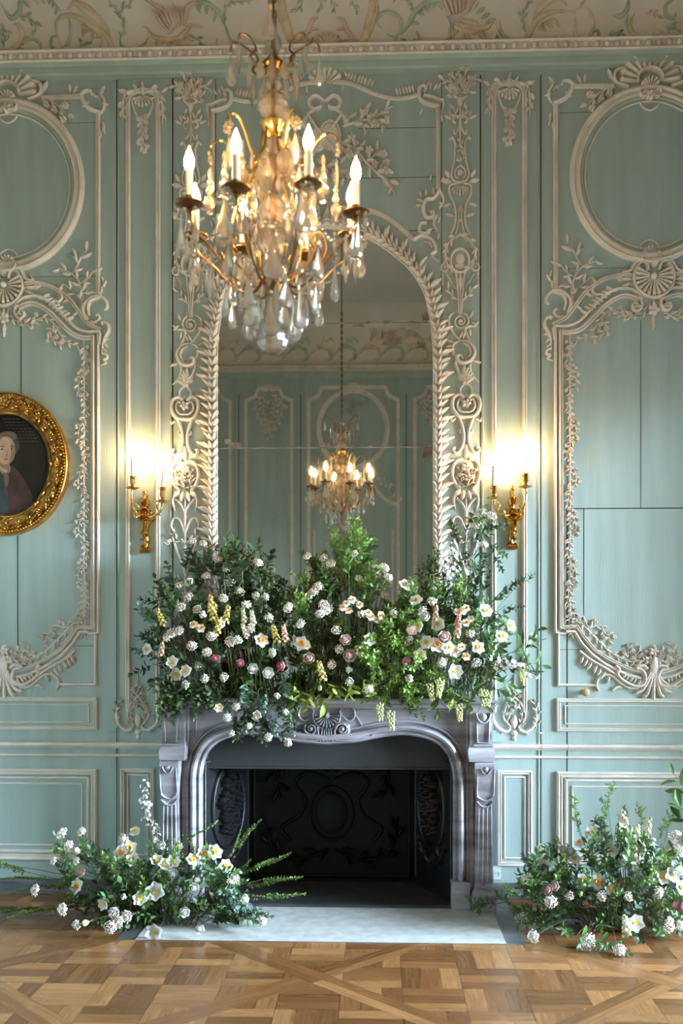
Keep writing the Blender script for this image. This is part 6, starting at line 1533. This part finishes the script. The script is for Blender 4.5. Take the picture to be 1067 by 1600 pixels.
for px, py, d in ((935, 1310, (.1, 0, 1)), (945, 1280, (.1, 0, 1)), (950, 1255, (0, 0, 1)), (905, 1300, (-.3, 0, 1)), (900, 1275, (-.1, 0, 1)), (925, 1290, (.6, 0, .7)), (985, 1320, (.1, 0, 1)), (1002, 1290, (.1, 0, 1)), (870, 1340, (-.2, 0, 1)), (1030, 1310, (.4, 0, .9)), (1045, 1290, (.3, 0, .9)), (965, 1290, (.5, 0, .8)), (870, 1370, (-.4, 0, .8))):
    p = U(px, py, -.45); put('bright' if px != 950 else 'bright', p, d, rroot(p), 'rightspray', .6, leaf=True)
for px, py, d, k in ((835, 1440, (-.6, -.6, .15), 'bright'), (850, 1440, (-.3, -.8, .1), 'mid'), (880, 1450, (0, -1, .1), 'mid'), (905, 1462, (.2, -1, .05), 'laurel'), (930, 1468, (.5, -1, .03), 'laurel'), (950, 1475, (.8, -.8, .03), 'dark'), (1020, 1450, (.2, -1, .1), 'mid'), (1045, 1450, (.6, -.8, .1), 'dark'), (990, 1455, (.1, -1, .05), 'dark'), (925, 1430, (.2, -1, .2), 'laurel'), (815, 1400, (-1, -.2, .3), 'bright')):
    p = UF(px, py, .035); put(k, p, d, rroot(p), 'floorright', .7, leaf=True)
for px, py, d in ((752, 1418, (-1, -.3, .5)), (748, 1420, (-.5, -.8, .3)), (745, 1415, (.3, -.5, .8)), (750, 1412, (-.4, 0, .9))):
    p = UF(px + 4, py, .025); put('laurel', p, d, (p.x + .03, p.y, .01), 'sprigright', .52, leaf=True)
for px, py, d in ((790, 1395, (-.6, 0, .6)), (775, 1400, (-.9, -.1, .4)), (800, 1400, (-.5, -.2, .6))):
    p = UF(px, py + 15, .06); put('mid', p, d, (1.0, -.6, .012), 'twigright', .8, leaf=True)
for px, py, d in ((1075, 1250, (-.3, 0, 1)), (1090, 1290, (-.8, -.2, .5)), (1085, 1330, (-.9, -.2, .2)), (1080, 1280, (-.5, -.3, .8)), (1095, 1240, (-.3, -.2, 1))):
    p = U(px, py, -.5); put('laurel', p, d, (p.x, -.5, .012), 'rightedge', .9, leaf=True)
lb = dict(daff=[(121, 1385), (317, 1335), (335, 1332), (352, 1354), (301, 1344), (189, 1333), (202, 1326)], ran_blush=[(131, 1365)], tulip=[(124, 1333), (148, 1337), (196, 1403)], open=[(245, 1394), (243, 1456)], hell=[(164, 1412), (245, 1346), (258, 1352), (220, 1405), (272, 1347), (208, 1345)], cream=[(211, 1300), (206, 1340)],
          ran_white=[(270, 1369), (306, 1378), (310, 1450), (286, 1423), (302, 1390)], ghell=[(140, 1440)], vib=[(98, 1303), (107, 1323), (193, 1312), (173, 1448), (178, 1427), (198, 1432), (99, 1421), (56, 1391), (186, 1440)], vibs=[(360, 1378), (382, 1405), (410, 1440), (128, 1300), (85, 1345), (120, 1345), (366, 1372), (278, 1322), (252, 1322), (120, 1445)],
          spikes=[(234, 1290), (246, 1318), (245, 1310)], spike=[(230, 1285), (233, 1262)], paper=[(205, 1336), (193, 1345)])
rb = dict(daff=[(934, 1378), (1034, 1372), (1064, 1387), (925, 1310)], daffy=[(912, 1376), (956, 1389), (986, 1340)], open=[(850, 1354), (990, 1441), (1054, 1358), (1048, 1368)], ran_pink=[(968, 1381), (1052, 1414)], ran_blush=[(858, 1390), (870, 1386)], ran_white=[(970, 1352), (892, 1334), (948, 1318), (882, 1330), (1064, 1415)],
          cream=[(925, 1302), (932, 1308), (897, 1342), (955, 1330), (981, 1320)], cstock=[(970, 1296), (975, 1305), (1010, 1305), (995, 1318), (979, 1461), (988, 1335)], spikes=[(1004, 1362), (1010, 1370), (1020, 1330), (975, 1340), (965, 1315), (998, 1346)], paper=[(990, 1345), (984, 1332), (1006, 1345), (1000, 1330), (905, 1318)],
          vib=[(845, 1329), (834, 1463), (919, 1467), (861, 1409), (1028, 1394), (1057, 1307), (967, 1484), (1044, 1448), (1060, 1330)], vibw=[(918, 1476), (1010, 1372), (1052, 1310)], vibs=[(820, 1376), (981, 1401), (1044, 1440), (1063, 1446), (940, 1400), (1000, 1330), (827, 1372), (890, 1400), (1060, 1445)], ghell=[(908, 1398), (978, 1455)])
for side, bb, rootf, c0 in (('left', lb, lroot, 235), ('right', rb, rroot, 950)):
    for kind, lst in bb.items():
        for px, py in lst:
            y = -.50 - .34 * max(0, min(1, (py - 1310) / 140)); p = U(px, py, y)
            if p.z < .03: p = UF(px, py, .032)
            d = face(px, py, c0, 1400, .35)
            if kind in ('spike', 'spikes', 'cstock'): d = Vector((fr.uniform(-.2, .2), -.3, 1)); 
            put(kind, p, d, rootf(p), 'floor ' + side, fr.uniform(1.05, 1.3))

# ---- labels --------------------------------------------------------------------------
ORD = ['first', 'second', 'third', 'fourth', 'fifth', 'sixth', 'seventh', 'eighth', 'ninth', 'tenth', 'eleventh', 'twelfth', 'thirteenth', 'fourteenth', 'fifteenth', 'sixteenth', 'seventeenth', 'eighteenth', 'nineteenth', 'twentieth']
ORD += ['twenty ' + a for a in ORD[:9]] + ['thirtieth'] + ['thirty ' + a for a in ORD[:9]]
PLACE = {'mantel': ('in the mantel arrangement', 'flowers in the mantel arrangement'), 'trailing': ('hanging over the mantel front', 'flowers hanging over the mantel front'), 'floor left': ('in the left floor arrangement', 'flowers in the left floor arrangement'), 'floor right': ('in the right floor arrangement', 'flowers in the right floor arrangement')}
LPL = {'left': 'in the left third of the mantel arrangement', 'mid': 'in the middle of the mantel arrangement', 'right': 'in the right third of the mantel arrangement', 'trail': 'hanging over the left of the mantel', 'plume': 'in the tall plume before the mirror',
       'frontgreen': 'spilling over the shelf right of centre', 'edge': 'hanging from the mantel shelf edge', 'climb': 'climbing up to the right wall sconce', 'rightend': 'jutting from the right end of the mantel', 'floorleft': 'in the left floor arrangement', 'floorleftgrey': 'at the hearth end of the left floor arrangement',
       'floorright': 'in the right floor arrangement', 'leftspray': 'reaching sideways out of the left floor arrangement', 'rightspray': 'standing above the right floor arrangement', 'sprigright': 'lying on the hearth corner', 'twigright': 'arching from the right arrangement to the pilaster', 'rightedge': 'at the right edge of the photo'}
grp = {}
for t, kind, zone, pos, leaf in PLACED: grp.setdefault((kind, zone, leaf), []).append((project(pos)[0], t))
for (kind, zone, leaf), lst in grp.items():
    lst.sort(key=lambda a: a[0])
    for i, (x, t) in enumerate(lst):
        if leaf:
            t['label'] = LEAFK[kind][1] + ' ' + LPL[zone]; t['category'] = 'foliage'; t['group'] = LEAFK[kind][1] + 's ' + LPL[zone]
        else:
            pl, g = PLACE[zone]; head = KIND[kind][1]
            t['label'] = head + ' ' + pl + ('' if len(lst) == 1 else (', %s from the left' % ORD[i] if i else ', leftmost')); t['category'] = KIND[kind][2]; t['group'] = g
# ================================================================ LIGHT, WORLD, CAMERA
w = bpy.data.worlds.new('sky'); SC.world = w; w.use_nodes = True
nt = w.node_tree; bg = nt.nodes['Background']; bg.inputs[0].default_value = (.80, .90, 1.0, 1); bg.inputs[1].default_value = 1.0
tcw = nt.nodes.new('ShaderNodeTexCoord'); sw = nt.nodes.new('ShaderNodeSeparateXYZ'); nt.links.new(tcw.outputs['Generated'], sw.inputs[0])
cw = nt.nodes.new('ShaderNodeValToRGB'); ew = cw.color_ramp.elements; ew[0].position = .47; ew[0].color = (.10, .105, .09, 1); ew[1].position = .54; ew[1].color = (.64, .83, 1, 1)
ew2 = cw.color_ramp.elements.new(1.0); ew2.color = (.44, .70, 1, 1)
mw = nt.nodes.new('ShaderNodeMath'); mw.operation = 'MULTIPLY_ADD'; mw.inputs[1].default_value = .5; mw.inputs[2].default_value = .5; nt.links.new(sw.outputs['Z'], mw.inputs[0]); nt.links.new(mw.outputs[0], cw.inputs[0])
nt.links.new(cw.outputs[0], bg.inputs[0]); bg.inputs[1].default_value = 130.0
for i, (a, b) in enumerate(WIN):
    l = bpy.data.lights.new('window_portal', 'AREA'); l.shape = 'RECTANGLE'; l.size = WZ1 - WZ0; l.size_y = b - a
    l.cycles.is_portal = True
    o = bpy.data.objects.new('window_portal', l); COL.objects.link(o); o.location = (XR + .27, (a + b) / 2, (WZ0 + WZ1) / 2); o.rotation_euler = (0, PI / 2, 0)
cam = bpy.data.cameras.new('camera'); co = bpy.data.objects.new('camera', cam); COL.objects.link(co)
cam.sensor_fit = 'VERTICAL'; cam.sensor_height = 36; cam.lens = F / 1600 * 36; cam.shift_y = (HOR - 800) / 1600
co.location = (CX, CY, CZ); co.rotation_euler = (PI / 2, 0, YAW); cam.clip_start = .05
cam.dof.use_dof = True; cam.dof.focus_distance = 5.45; cam.dof.aperture_fstop = 2.8
SC.camera = co
vs = SC.view_settings; vs.view_transform = 'Standard'; vs.look = 'None'; vs.exposure = 0.45; vs.gamma = 1; vs.use_curve_mapping = False
SC.cycles.max_bounces = 10; SC.cycles.transmission_bounces = 8; SC.cycles.transparent_max_bounces = 32; SC.cycles.glossy_bounces = 5; SC.cycles.diffuse_bounces = 4
SC.cycles.sample_clamp_indirect = 6.0; SC.cycles.blur_glossy = .5; SC.cycles.caustics_refractive = True
